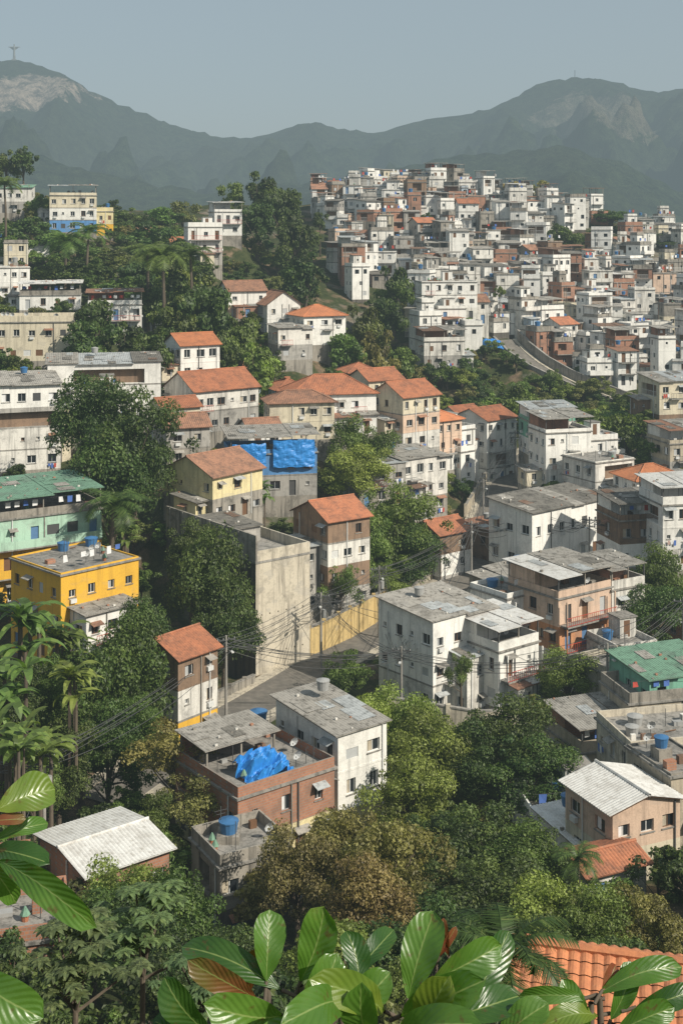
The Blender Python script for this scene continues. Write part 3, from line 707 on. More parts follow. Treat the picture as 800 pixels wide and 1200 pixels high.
def concrete_block():
    A = Acc(); w, dp, H = 7.6, 20, 18.0; hw = w / 2
    vents = []
    for i in range(6): vents.append((.7 + i * 1.15, .86 + i * 1.15, 4.5, 4.7, 'void'))
    for i in range(6): vents.append((.7 + i * 1.15, .86 + i * 1.15, 9.0, 9.2, 'void'))
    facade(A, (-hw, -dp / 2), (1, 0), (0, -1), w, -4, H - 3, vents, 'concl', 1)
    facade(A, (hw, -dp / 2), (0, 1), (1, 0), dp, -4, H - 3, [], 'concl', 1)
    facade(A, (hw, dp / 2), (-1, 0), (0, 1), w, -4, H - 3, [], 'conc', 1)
    facade(A, (-hw, dp / 2), (0, -1), (-1, 0), dp, -4, H - 3, [], 'darkc', 1)  # shaded side painted dark; sunlit front and right sides get paler concrete
    A.box(-hw - .06, hw + .06, -dp / 2 - .06, dp / 2 + .06, H - 3, H - 2.75, 'slab')
    A.box(-hw, -hw + .25, -dp / 2, dp / 2, H - 2.75, H + .2, 'conc'); A.box(-hw + .25, hw, dp / 2 - .25, dp / 2, H - 2.75, H - .5, 'conc')
    A.box(-hw + .25, hw, -dp / 2, -dp / 2 + .22, H - 2.75, H - 1.6, 'concl'); A.box(hw - .22, hw, -dp / 2 + .22, dp / 2 - .25, H - 2.75, H - 1.6, 'concl')
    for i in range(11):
        y = -dp / 2 + .5 + i * 1.85; A.box(-hw - .14, -hw - .003, y, y + .28, -4, H - 3.003, 'darkc')  # ribs in the same painted shade tone as the side
    for i in range(6):
        y = dp / 2 - 1 - i * 3.1; A.box(-hw - .1, -hw - .003, y - .12, y + .12, H - 2.7, H + .1, 'slab')
    A.box(-hw + 1, hw - 1.5, -2, 5, H - 2.748, H - .9, 'grey'); sheet_roof(A, -hw + .7, hw - 1.2, -2.4, 5.4, H - .8, .05, 'fibd', 4, 0)
    x, y, z = P(332, 808, 147); th = math.radians(38)
    c = (x + math.sin(th) * -dp / 2 * 1.0, y + math.cos(th) * dp / 2 * 1.0)
    A.obj('concrete_retaining_block', (c[0], c[1], z), th)
    placed.append((c[0], c[1], 10)); placed.append((x, y, 5))
concrete_block()

def wall_run(name, pts, h, mat, cap='slab', pil=3.0, th=.3):
    A = Acc()
    for a, b in zip(pts[:-1], pts[1:]):
        a = Vector(a); b = Vector(b); d = (b - a); L = math.hypot(d.x, d.y); n = Vector((d.y, -d.x, 0)).normalized() * th / 2
        def q(p, z): return (p.x, p.y, p.z + z)
        for s0 in (n, -n): A.poly([q(a + s0, -3.0), q(b + s0, -3.0), q(b + s0, h), q(a + s0, h)], mat)
        A.poly([q(a - n * 1.4, h + .1), q(a + n * 1.4, h + .1), q(b + n * 1.4, h + .1), q(b - n * 1.4, h + .1)], cap)
        A.poly([q(a + n * 1.4, h - .05), q(b + n * 1.4, h - .05), q(b + n * 1.4, h + .1), q(a + n * 1.4, h + .1)], cap)
        A.poly([q(a - n * 1.4, h - .05), q(b - n * 1.4, h - .05), q(b - n * 1.4, h + .1), q(a - n * 1.4, h + .1)], cap)
        if pil:
            for i in range(int(L / pil) + 1):
                p = a + d * (i * pil / L); A.box(p.x - .24, p.x + .24, p.y - .24, p.y + .24, p.z - 3.0, p.z + h + .25, mat)
    return A.obj(name)
wall_run('ochre_street_wall', [P(362, 778, 151), P(410, 752, 158), P(452, 728, 166)], 4.2, 'ochre')
wall_run('retaining_wall', [P(455, 725, 168), P(500, 698, 178), P(548, 655, 190)], 2.6, 'concl')
def offs(rd, o, dz=0):
    tg = np.gradient(rd[:, :2], axis=0); tg /= np.linalg.norm(tg, axis=1)[:, None]
    return [(rd[i, 0] + tg[i, 1] * o, rd[i, 1] - tg[i, 0] * o, rd[i, 2] + dz) for i in range(0, len(rd), 3)]
wall_run('retaining_wall', offs(ROADS[2], 3.0, -.2), 1.0, 'conc', th=.4, pil=None)
wall_run('retaining_wall', offs(ROADS[2], -3.2, 0), 2.2, 'conc', th=.4, pil=None)
wall_run('retaining_wall', [P(545, 610, 208), P(575, 560, 232), P(600, 530, 248)], 2.5, 'beige')
wall_run('garden_wall', [P(640, 860, 128), P(700, 850, 131), P(745, 850, 131)], 2.0, 'concl')
wall_run('garden_wall', [P(625, 835, 138), P(720, 815, 140)], 2.2, 'white2')
wall_run('garden_wall', [P(250, 835, 134), P(298, 812, 141)], 2.0, 'conc')
wall_run('garden_wall', [P(455, 838, 128), P(560, 855, 126), P(640, 850, 130)], 1.8, 'concl')

# ---------------------------------------------------------------- favela houses on the hill
pal = ['white'] * 22 + ['white2'] * 10 + ['grey'] * 3 + ['conc'] * 2 + ['brick'] * 3 + ['cream'] * 2 + ['peach', 'lblue', 'brown']
def random_house(x, y, rot, w, dp, nf, lod=1, sh=None, tile=.035):
    A = Acc(); c = random.choice(pal); mats = [c] * nf
    if R() < .4: mats[0] = random.choice(pal)
    if R() < .16: mats[-1] = random.choice(['brick', 'grey', 'white2', 'conc'])
    r = R(); roof = 'flat' if r < .5 else ('sheet' if r < .76 else ('shed' if r < 1 - tile else 'gx'))
    if tile > .3 and R() < tile: roof = random.choice(['gx', 'hip', 'gx'])
    bal = None
    if R() < .35: bal = random.choice(['solid', 'metal', 'frame', 'solid'])
    sh = sh or U(2.5, 2.8)
    body(A, w, dp, nf, mats, roof, lod=lod, winp=U(.75, 1.0), base=6, basemat=random.choice(['conc', 'darkc', 'darkc', c]), balcony=bal, sh=sh, roofmat=random.choice(['tile2', 'tile']) if roof in ('gx', 'hip') else None)  # dark bases paint deeper shade into the gaps between houses
    if roof == 'flat' and R() < .4 and w > 4.5:
        A.off = (U(-.6, .6), dp * .18, nf * sh + .18); body(A, w * U(.4, .6), dp * .5, 1, [random.choice(pal)], random.choice(['shed', 'flat', 'flat']), lod=1, base=0, tanks=0, sh=sh); A.off = (0, 0, 0)
    A.obj('favela_house', (x, y, T(x, y)), rot); placed.append((x, y, .5 * math.hypot(w, dp)))

def free(x, y, r, k=.8): return all((x - a) ** 2 + (y - b) ** 2 > ((r + c) * k) ** 2 for a, b, c in placed)
HOLES = [(460, 350, 30), (356, 330, 34), (432, 400, 42), (312, 240, 46), (345, 270, 36), (660, 282, 22), (715, 268, 26), (775, 300, 22), (400, 330, 12), (585, 340, 8), (270, 235, 20)]
y = 276.0; nh = 0
while y < 436:
    x = -0.06 * y + U(0, 3)
    while x < 0.42 * y:
        w = U(3.8, 6.6); xx = x + w / 2; yy = y + U(-1.7, 1.7)
        u = 400 + F * xx / yy; v = VH + (CZ - T(xx, yy)) * F / yy
        ok = u > np.interp(v, [200, 250, 300, 350, 400, 430], [345, 372, 395, 400, 478, 482])
        ok = ok and v < np.interp(u, [400, 480, 560, 592, 650, 700, 740, 800, 1000], [400, 425, 412, 396, 432, 454, 468, 480, 480])
        ok = ok and not any(math.hypot(u - a, v - 12 - b) < c for a, b, c in HOLES)
        dpth = U(4.4, 6.4)
        if ok and near_road(xx, yy) > 6.0 and free(xx, yy, .5 * math.hypot(w, dpth), .62):
            random_house(xx, yy, math.radians(random.choice([8, 14, 20, -12, 28, 2, 38, 14]) + U(-8, 8)), w, dpth, random.choice([1, 1, 2, 2, 2, 3, 3, 4]) if yy < 400 else random.choice([1, 1, 2, 2, 3])); nh += 1
        x += w * U(.9, 1.16)
    y += U(6.0, 7.2)
print('hill houses', nh)
def scatter(n, u0, u1, d0, d1, k=.9, nfs=(2, 3), lod=1, tile=.035):
    for _ in range(n):
        d = U(d0, d1); x = (U(u0, u1) - 400) / F * d; w, dp = U(5, 7.5), U(5, 7)
        if free(x, d, .5 * math.hypot(w, dp), k) and near_road(x, d) > 7.5:
            random_house(x, d, math.radians(U(5, 40)), w, dp, random.choice(nfs), lod, tile=tile)
scatter(50, 610, 830, 196, 228, .75, (1, 2, 2), 0, .1); scatter(34, 690, 830, 150, 200, .8, (1, 2), 0, .12); scatter(22, -60, 200, 235, 330, .88, (1, 2, 3))
scatter(36, 640, 840, 100, 150, .85, (1, 1, 2), 0); scatter(10, 560, 700, 150, 210, .8, (1, 2), 0, .3)
scatter(60, -420, -60, 90, 330, 1.0); scatter(70, 850, 1200, 90, 330, 1.0)
scatter(14, 140, 330, 255, 335, .9, (1, 2), 1, .35); scatter(22, 200, 470, 185, 250, .78, (1, 2), 0, .8)

# ---------------------------------------------------------------- vegetation meshes
def leafcloud(pos, nrm, size, rg, aspect=.6):
    n = len(pos); nrm = nrm / np.linalg.norm(nrm, axis=1)[:, None]
    r = rg.normal(size=(n, 3)); t = np.cross(nrm, r); t /= np.linalg.norm(t, axis=1)[:, None]; b = np.cross(nrm, t)
    L = size[:, None]; W = L * aspect
    return np.stack([pos - t * L, pos - b * W + nrm * L * .12, pos + t * L, pos + b * W + nrm * L * .12], 1).reshape(-1, 3)
def tree_mesh(name, seed, H=9., Rr=4.2, ncl=38, nleaf=9000, leaf=.22, low=.3, sparse=1.0):
    rg = np.random.default_rng(seed); A = Acc()
    cz = H * (1 + low) / 2; rz = H * (1 - low) / 2
    cl = []
    while len(cl) < ncl:
        d = rg.normal(size=3); d /= np.linalg.norm(d)
        if d[2] < -.65: continue
        f = rg.uniform(.45, .98) if rg.random() < .8 else rg.uniform(.1, .45)
        lump = 1 + .24 * math.sin(3 * math.atan2(d[1], d[0]) + seed) + rg.uniform(-.18, .18)
        cl.append((d[0] * Rr * f * lump, d[1] * Rr * f * lump, cz + d[2] * rz * f, rg.uniform(.5, 1.5) * Rr / 4.2))
    cl = np.array(cl)
    z0 = H * low * .9; r0 = .035 * H
    lean = rg.uniform(-.3, .3, 2); pts = [Vector((0, 0, -7)), Vector((lean[0] * .3, lean[1] * .3, z0 * .5)), Vector((lean[0], lean[1], z0)), Vector((lean[0] * 1.2, lean[1] * 1.2, cz))]
    rad = [r0 * 1.25, r0, r0 * .8, r0 * .4]
    for i in range(3): A.tube(pts[i], pts[i + 1], rad[i], rad[i + 1], 8, 'bark')
    for c in cl[:16]:
        s = pts[2].lerp(pts[3], rg.uniform(0, .6)); e = Vector(c[:3]); mid = s.lerp(e, .5) + Vector((0, 0, rg.uniform(-.2, .5)))
        A.tube(s, mid, r0 * .38, r0 * .2, 5, 'bark'); A.tube(mid, e, r0 * .2, r0 * .06, 5, 'bark')
    nb = len(A.v)
    w = cl[:, 3] ** 2; w /= w.sum(); ci = rg.choice(ncl, nleaf, p=w)
    d = rg.normal(size=(nleaf, 3)); d /= np.linalg.norm(d, axis=1)[:, None]
    flip = (d[:, 2] < 0) & (rg.random(nleaf) < .55); d[flip, 2] *= -1
    rr = cl[ci, 3] * rg.uniform(.5, 1.15, nleaf) * sparse
    pos = cl[ci, :3] + d * rr[:, None] * np.array([1, 1, .72])
    nr = d + rg.normal(size=(nleaf, 3)) * .6 + np.array([0, 0, .3])
    size = leaf * rg.uniform(.55, 1.35, nleaf)
    v = leafcloud(pos, nr, size, rg)
    cr = rg.random(ncl)
    me = bpy.data.meshes.new(name)
    av = A.v + v.tolist(); fl = (np.arange(nleaf * 4).reshape(-1, 4) + nb).tolist()
    me.from_pydata(av, [], A.f + fl); me.materials.append(M['bark']); me.materials.append(M['leaf'])
    me.polygons.foreach_set('material_index', [0] * len(A.f) + [1] * nleaf)
    at = me.attributes.new('clump', 'FLOAT', 'POINT')
    at.data.foreach_set('value', np.concatenate([np.zeros(nb), np.repeat(np.clip(cr[ci] * .75 + rg.random(nleaf) * .25, 0, 1), 4)]).astype(np.float32))
    me.update(); me['H'] = H; me['R'] = Rr; return me
TREES = [tree_mesh('broadleaf_tree', s, ncl=44 + s * 5, nleaf=15000, leaf=.135, low=[.3, .2, .12, .28, .18][s - 1]) for s in range(1, 6)]
TREES_F = [tree_mesh('hill_tree', s, ncl=28, nleaf=3600, leaf=.30, low=.2) for s in range(11, 15)]
SHRUBS = [tree_mesh('shrub', s, H=3.2, Rr=2.1, ncl=20, nleaf=2600, leaf=.14, low=-.15) for s in range(21, 24)]
THIN = [tree_mesh('thin_tree', s, H=8, Rr=3.5, ncl=30, nleaf=4600, leaf=.13, low=.3) for s in (31, 32)]

def strip_leaf(A, base, dirn, L, W, droop, mat, n=7, fold=.25, up0=.6):
    d = Vector((dirn[0], dirn[1], 0)).normalized(); side = Vector((-d.y, d.x, 0)); p = Vector(base); ang = up0; st = L / n; rows = []
    for i in range(n + 1):
        t = i / n; w = W * math.sin(math.pi * min(1, .06 + t * .94)) ** .6 if i < n else .01
        rows.append((p.copy(), w)); ang -= droop / n
        p = p + (d * math.cos(ang) + Vector((0, 0, 1)) * math.sin(ang)) * st
    for i in range(n):
        (p0, w0), (p1, w1) = rows[i], rows[i + 1]; f = Vector((0, 0, fold))
        for sg in (-1, 1):
            A.poly([tuple(p0), tuple(p0 + side * sg * w0 + f * w0), tuple(p1 + side * sg * w1 + f * w1), tuple(p1)], mat)
def setclump(me, val=.5):
    at = me.attributes.new('clump', 'FLOAT', 'POINT'); at.data.foreach_set('value', np.full(len(me.vertices), val, np.float32)); return me
def palm_mesh(name, seed, H=6., L=2.8, nf=18):
    random.seed(seed); A = Acc(); pts = [Vector((0, 0, -8)), Vector((.2, .1, H * .4)), Vector((.35, .1, H * .75)), Vector((.4, .15, H * .88))]
    for i in range(3): A.tube(pts[i], pts[i + 1], .16 - .02 * i, .14 - .02 * i, 8, 'bark')
    for j in range(nf):
        a = 2 * math.pi * j / nf * 1.618 * 3; d = Vector((math.cos(a), math.sin(a), 0)); side = Vector((-d.y, d.x, 0)); ang = U(.2, 1.3); p = pts[3].copy(); n = 16; dr = U(1.3, 2.2); st = L / n
        for i in range(n):
            dv = d * math.cos(ang) + Vector((0, 0, math.sin(ang))); q = p + dv * st; A.tube(p, q, .02, .018, 3, 'leaf')
            ll = .75 * math.sin(math.pi * (i + 1.5) / (n + 2)) ** .7
            for sg in (-1, 1):
                for o in (0, .33, .66):
                    b0 = p.lerp(q, o); tip = b0 + side * sg * ll * U(.8, 1.1) + dv * ll * .45 + Vector((0, 0, -U(.15, .45) * ll)); wv = dv * .035
                    A.poly([tuple(b0 - wv), tuple(b0 + wv), tuple(tip)], 'leaf')
            p = q; ang -= dr / n
    me = setclump(A.mesh(name)); me['H'] = H; me['R'] = L * .8; return me
def banana_mesh(name, seed):
    random.seed(seed); A = Acc()
    for s in range(5):
        ox, oy = U(-1.2, 1.2), U(-1.2, 1.2); h = U(.2, 2.6); A.tube((ox, oy, -5), (ox, oy, h), .16, .1, 8, 'bark')
        for j in range(9):
            a = U(0, 6.28); strip_leaf(A, (ox, oy, h - .1), (math.cos(a), math.sin(a)), U(1.6, 2.6), U(.2, .32), U(1.2, 2.3), 'leaf', up0=U(.7, 1.4))
    me = setclump(A.mesh(name)); me['H'] = 4.; me['R'] = 2.4; return me
def cecropia_mesh(name, seed):
    random.seed(seed); A = Acc(); A.tube((0, 0, -12), (.1, 0, 2.2), .12, .07, 8, 'bark'); tips = []
    for j in range(12):
        a = j * 2.4; r = U(.3, 1.5); e = Vector((math.cos(a) * r, math.sin(a) * r, U(2.9, 4.0) - r * .4)); A.tube((.1, 0, 1.8 + .03 * j), e, .045, .025, 6, 'bark'); tips.append(e)
    for e in tips:
        for k in range(4):
            a = k * 1.57 + U(0, .6); c = e + Vector((math.cos(a), math.sin(a), 0)) * U(.2, .45) + Vector((0, 0, U(-.05, .25))); A.tube(e, c, .009, .007, 4, 'leaf')
            L = U(.26, .38)
            for q in range(9):
                b = q * 2 * math.pi / 9.6; strip_leaf(A, tuple(c), (math.cos(b), math.sin(b)), L, L * .21, .8, 'leaf', n=4, up0=.25)
    me = setclump(A.mesh(name)); me['H'] = 4.; me['R'] = 1.7; return me
PALM = palm_mesh('palm_tree', 3); BAN = [banana_mesh('banana_plant', s) for s in (5, 6)]; CEC = cecropia_mesh('cecropia_tree', 8)
random.seed(99)

DK = (0.062, 0.098, 0.026); MD = (0.105, 0.155, 0.036); LT = (0.17, 0.225, 0.05); OL = (0.155, 0.155, 0.05); BR = (0.185, 0.135, 0.055); YE = (0.28, 0.24, 0.07)
treepos = []
def put(me, name, x, y, z, sxy, sz, col):
    o = bpy.data.objects.new(name, me); o.location = (x, y, z); o.rotation_euler = (0, 0, U(0, 6.28)); o.scale = (sxy, sxy, sz)
    j = U(.75, 1.25); o.color = (col[0] * j * U(.85, 1.15), col[1] * j, col[2] * j, 1); COL.objects.link(o); return o
def tree(u, vc, wpx, hpx, d, col, kind='t', name=None):
    x, y, z = P(u, vc, d); g = T(x, y); top = z + hpx / 2 * d / F; Ht = max(top - g, 2.0)
    L = {'t': TREES, 'f': TREES_F, 's': SHRUBS, 'n': THIN, 'p': [PALM], 'b': BAN, 'c': [CEC]}[kind]; me = random.choice(L)
    sxy = (wpx * d / F) / (2 * me['R'] * 1.05); sz = Ht / me['H']
    if kind in 'pbc': sz = sxy
    else: sz = min(sz, 1.45 * sxy)
    zz = max(top - me['H'] * sz, g) if sz * me['H'] <= Ht + .01 else g
    if kind in 'pbc': zz = top - me['H'] * sz
    nm = name or {'t': 'broadleaf_tree', 'f': 'hill_tree', 's': 'shrub', 'n': 'thin_tree', 'p': 'palm_tree', 'b': 'banana_plant', 'c': 'cecropia_tree'}[kind]
    put(me, nm, x, y, zz, sxy, sz, col); treepos.append((x, y, wpx * d / F / 2))
for a in [
 (110, 500, 100, 120, 168, DK), (160, 530, 110, 130, 164, DK), (130, 550, 120, 90, 160, DK), (245, 690, 115, 130, 140, DK), (262, 745, 90, 90, 137, DK), (225, 645, 70, 60, 146, DK),
 (150, 790, 120, 130, 116, MD), (95, 820, 120, 120, 112, MD), (170, 740, 80, 80, 122, DK), (50, 830, 90, 110, 108, MD), (70, 880, 90, 70, 104, DK), (130, 865, 100, 70, 108, DK), (40, 905, 80, 60, 98, MD), (20, 820, 80, 80, 104, DK), (160, 850, 70, 60, 110, MD),
 (415, 520, 75, 60, 192, MD), (420, 565, 95, 80, 186, LT), (465, 620, 100, 90, 174, MD), (480, 655, 80, 70, 172, DK), (430, 640, 70, 70, 168, MD), (450, 690, 60, 50, 168, LT),
 (600, 880, 130, 110, 114, DK), (625, 925, 110, 110, 108, DK), (560, 905, 100, 110, 112, DK), (470, 850, 100, 80, 118, LT), (430, 865, 80, 80, 115, LT), (500, 890, 110, 100, 112, LT), (480, 935, 110, 80, 100, LT), (540, 870, 80, 60, 118, LT),
 (400, 1000, 110, 90, 88, OL), (350, 1020, 100, 90, 84, BR), (470, 1010, 130, 110, 84, OL), (430, 1050, 120, 100, 78, BR), (540, 990, 130, 100, 92, DK), (560, 1060, 140, 120, 80, DK), (620, 1020, 110, 100, 88, MD), (640, 1090, 120, 110, 74, LT),
 (700, 1095, 110, 90, 72, MD), (755, 1085, 100, 80, 72, OL), (690, 1150, 110, 90, 62, DK), (510, 1110, 140, 100, 66, DK), (400, 1120, 140, 90, 64, MD), (600, 1150, 120, 90, 62, DK),
 (150, 1055, 110, 80, 76, LT), (210, 1075, 110, 100, 74, MD), (110, 1090, 110, 90, 68, MD), (280, 1140, 120, 90, 66, DK), (175, 1130, 120, 90, 64, DK),
 (668, 787, 75, 45, 132, LT), (770, 680, 80, 70, 156, DK), (765, 725, 90, 80, 148, DK), (740, 790, 40, 40, 138, DK)]: tree(*a)
for a in [(205, 900, 110, 110, 103, OL, 'n'), (225, 945, 90, 80, 98, OL, 'n'), (180, 960, 60, 70, 96, MD, 'n'), (540, 790, 40, 50, 128, MD, 'n'), (405, 790, 60, 60, 136, MD, 'n'), (400, 690, 50, 60, 160, MD, 'n')]: tree(*a)
for a in [(305, 222, 60, 44, 345, DK), (330, 245, 60, 50, 335, DK), (300, 262, 55, 50, 325, DK), (345, 272, 55, 46, 320, DK), (272, 228, 34, 30, 345, MD), (358, 322, 58, 56, 290, DK), (375, 260, 20, 24, 330, DK),
 (462, 338, 50, 48, 292, DK), (455, 368, 46, 40, 282, DK), (425, 385, 60, 50, 262, OL), (440, 415, 60, 50, 255, OL), (405, 410, 50, 40, 252, MD), (470, 425, 40, 40, 262, MD),
 (215, 330, 70, 60, 262, MD), (240, 365, 80, 60, 240, DK), (205, 375, 60, 60, 236, MD), (190, 320, 50, 50, 275, MD), (280, 395, 60, 50, 235, MD), (300, 420, 60, 40, 225, LT), (260, 410, 50, 40, 226, DK),
 (225, 350, 70, 60, 246, DK), (180, 350, 60, 50, 252, DK), (140, 345, 60, 40, 262, MD), (100, 325, 60, 40, 272, DK), (160, 325, 60, 40, 268, DK), (60, 325, 50, 34, 275, MD), (30, 270, 60, 36, 300, DK), (60, 285, 60, 30, 298, MD), (180, 280, 60, 40, 310, DK), (225, 335, 60, 40, 258, LT), (150, 395, 60, 40, 222, DK), (200, 300, 60, 40, 285, DK),
 (110, 375, 60, 50, 225, DK), (105, 395, 70, 40, 218, DK), (175, 415, 60, 50, 210, DK), (190, 400, 40, 30, 222, MD), (15, 440, 50, 30, 215, MD), (28, 200, 34, 60, 345, DK), (8, 205, 34, 60, 345, MD), (15, 290, 60, 34, 290, MD), (45, 243, 26, 34, 312, MD),
 (90, 300, 60, 40, 290, MD), (130, 310, 60, 40, 285, OL), (165, 290, 50, 40, 315, OL), (190, 262, 50, 40, 345, MD), (215, 250, 40, 30, 350, OL), (150, 260, 40, 34, 335, MD), (205, 285, 40, 34, 325, MD), (130, 250, 30, 30, 345, DK),
 (715, 266, 60, 40, 402, DK), (735, 280, 40, 36, 398, MD), (775, 302, 60, 30, 398, DK), (755, 292, 40, 26, 400, MD), (800, 310, 50, 34, 400, DK), (660, 276, 40, 28, 372, DK), (628, 224, 46, 22, 430, YE), (600, 220, 30, 16, 432, YE),
 (390, 440, 40, 30, 236, MD), (585, 345, 14, 22, 305, MD), (700, 257, 30, 24, 410, MD)]: tree(*a, 'f')
for i in range(230):
    u = U(485, 850); d = U(230, 276); x = (u - 400) / F * d; g = T(x, d)
    if free(x, d, 2.2, .8) and near_road(x, d) > 5.0:
        h = U(3, 6.2); me = random.choice(TREES_F); put(me, 'hill_tree', x, d, g, h / 9 * U(.9, 1.3), h / 9, random.choice([DK, MD, MD, OL, LT])); treepos.append((x, d, 3))
tree(735, 510, 60, 50, 226, MD, 'f'); tree(700, 500, 60, 40, 236, LT, 'f'); tree(770, 530, 60, 40, 222, MD, 'f'); tree(600, 470, 60, 40, 250, MD, 'f')
for a in [(75, 305, 60, 60, 270, MD, 'p'), (8, 240, 44, 60, 290, MD, 'p'), (195, 325, 70, 70, 240, MD, 'p'), (225, 320, 56, 60, 245, MD, 'p'), (100, 290, 50, 50, 272, MD, 'p'), (128, 605, 80, 50, 148, MD, 'p'), (175, 318, 56, 60, 250, MD, 'p'), (20, 735, 110, 110, 108, MD, 'b'), (60, 755, 90, 90, 112, MD, 'b'),
 (10, 800, 110, 110, 98, MD, 'b'), (45, 870, 100, 90, 92, MD, 'b'), (15, 870, 100, 100, 88, MD, 'b'), (75, 800, 80, 80, 104, LT, 'b'), (140, 620, 50, 40, 150, MD, 'b'), (510, 640, 30, 30, 178, MD, 'b'), (300, 575, 40, 36, 170, MD, 'b'), (680, 1030, 60, 60, 86, MD, 'p')]: tree(*a)
tree(165, 1125, 170, 160, 19, (0.12, 0.18, 0.07), 'c'); tree(85, 1160, 170, 150, 16, (0.13, 0.19, 0.08), 'c'); tree(235, 1180, 130, 120, 18, (0.10, 0.16, 0.07), 'c')
tree(590, 1180, 170, 150, 13, DK, 'p')
cnt = 0
for d in np.arange(58, 345, 4.2):
    for x in np.arange(-.34 * d, .34 * d, 4.2):
        xx, yy = x + U(-1.8, 1.8), d + U(-1.8, 1.8)
        if yy > 290 and xx > -.02 * yy: continue
        if near_road(xx, yy) < 5.5 or not free(xx, yy, 1.0, .93): continue
        if R() < .1: continue
        big = yy > 200 and xx < -.03 * yy
        if R() < (.35 if big else .68): s = U(.5, 1.1); put(random.choice(SHRUBS), 'shrub', xx, yy, T(xx, yy), s * 1.1, s, random.choice([DK, MD, MD, OL, LT]))
        else: s = U(.4, .7) if big else U(.3, .52); put(random.choice(TREES_F), 'small_tree', xx, yy, T(xx, yy), s, s, random.choice([DK, MD, DK, OL]))
        cnt += 1
for i in range(150):
    d = U(285, 425); x = U(-.02, .3) * d
    if free(x, d, .3, .8) and near_road(x, d) > 5: s = U(.25, .5); put(random.choice(TREES_F), 'small_tree', x, d, T(x, d), s, s, random.choice([DK, MD, OL]))
for i in range(260):
    d = U(60, 420); s = random.choice((-1, 1)); x = s * U(.33, .65) * d
    if free(x, d, 3, .8): k = U(.5, .9); put(random.choice(TREES_F), 'hill_tree', x, d, T(x, d), k, k, random.choice([DK, MD, OL]))
print('understorey', cnt)
for i in range(40):
    d = U(24, 56); x = U(-.4, .4) * d; g = T(x, d); s = U(.5, .9)
    if x > 3 and d < 40: continue
    if CZ - (g + 3.2 * s) > .6 * d: put(random.choice(SHRUBS), 'shrub', x, d, g, s, s, random.choice([DK, MD]))

# ---------------------------------------------------------------- tarpaulins, tanks, poles, wires
def tarp(name, c, w, h, rot, tilt, mat='tarp', amp=.25, seed=0):
    n = 26; v = []; f = []
    for j in range(n + 1):
        for i in range(n + 1):
            a, b = i / n - .5, j / n - .5
            q = noise.turbulence(Vector((a * 4 + seed, b * 4, seed)), 4, False) * amp + noise.noise(Vector((a * 14, b * 5, seed))) * amp * .35
            v.append((a * w + q * .2, b * h + noise.noise(Vector((a * 5, 3, seed))) * .05 * h, q - (abs(a * 2) ** 3) * amp))
    for j in range(n):
        for i in range(n): k = j * (n + 1) + i; f.append((k, k + 1, k + n + 2, k + n + 1))
    me = bpy.data.meshes.new(name); me.from_pydata(v, [], f); me.materials.append(M[mat])
    o = bpy.data.objects.new(name, me); o.location = c; o.rotation_euler = (tilt, 0, rot); COL.objects.link(o)
def loc_in(u, v, d, rot, lx, ly, lz):
    x, y, z = P(u, v, d); r = math.radians(rot); return (x + lx * math.cos(r) - ly * math.sin(r), y + lx * math.sin(r) + ly * math.cos(r), z + lz)
tarp('blue_tarpaulin', loc_in(298, 985, 101, 38, -.6, -2.6, 7.3), 4.2, 2.8, math.radians(38), math.radians(24), amp=.9, seed=2)
tarp('blue_tarpaulin', loc_in(316, 575, 180, 12, -3.5, -4.66, 5.7), 4.6, 3.4, math.radians(12), math.radians(88), amp=.2, seed=5)
tarp('blue_tarpaulin', loc_in(316, 575, 180, 12, 2.7, -4.66, 5.9), 5.8, 3.7, math.radians(12), math.radians(88), amp=.2, seed=7)
tarp('blue_tarpaulin', P(577, 402, 290), 4.5, 3.4, math.radians(10), math.radians(30), amp=.6, seed=9)
def tank_obj(u, v, d, r=.75, h=1.3):
    A = Acc(); tank(A, 0, 0, 0, r, h); x, y, z = P(u, v, d); A.box(-.8, .8, -.8, .8, -1.2, 0, 'conc'); A.obj('water_tank', (x, y, z))
tank_obj(303, 848, 112); tank_obj(268, 975, 92.5, .7, 1.0); tank_obj(107, 640, 140, .7, 1.1); tank_obj(762, 895, 114, .5, .9); tank_obj(745, 895, 115, .5, .9)

POLES = []
def pole(u, v, d, h=9.0, arm=0.0):
    x, y, z = P(u, v, d); z = T(x, y) if abs(T(x, y) - z) < 4 else z
    A = Acc(); A.cyl(0, 0, -1, h, .17, .11, 10, 'pole'); A.box(-1.0, 1.0, -.05, .05, h - .5, h - .38, 'metal'); A.box(-.8, .8, -.05, .05, h - 1.3, h - 1.2, 'metal')
    for i in (-.9, -.3, .3, .9): A.cyl(i, 0, h - .38, h - .2, .05, .03, 6, 'tankg')
    if R() < .5: A.cyl(.38, 0, h - 2.8, h - 1.9, .26, .26, 10, 'tankg')
    A.tube((0, 0, h - 1.7), (0, -1.3, h - 1.2), .035, .03, 5, 'metal'); A.box(-.12, .12, -1.75, -1.25, h - 1.25, h - 1.13, 'frame')
    A.obj('utility_pole', (x, y, z), U(-.5, .5)); POLES.append((x, y, z + h - .3))
for a in [(-60, 1010, 100), (52, 1010, 92), (265, 840, 128), (376, 800, 146), (444, 755, 158), (470, 820, 132), (552, 690, 176), (566, 625, 198), (622, 660, 178), (603, 560, 228), (632, 520, 250), (690, 690, 172), (790, 680, 170), (711, 870, 126), (800, 800, 135)]: pole(*a)
cu = bpy.data.curves.new('overhead_wires', 'CURVE'); cu.dimensions = '3D'; cu.bevel_depth = .027; cu.bevel_resolution = 0
def wire(a, b, sag):
    s = cu.splines.new('POLY'); s.points.add(12)
    for i in range(13):
        t = i / 12; s.points[i].co = (a[0] + (b[0] - a[0]) * t, a[1] + (b[1] - a[1]) * t, a[2] + (b[2] - a[2]) * t - sag * 4 * t * (1 - t), 1)
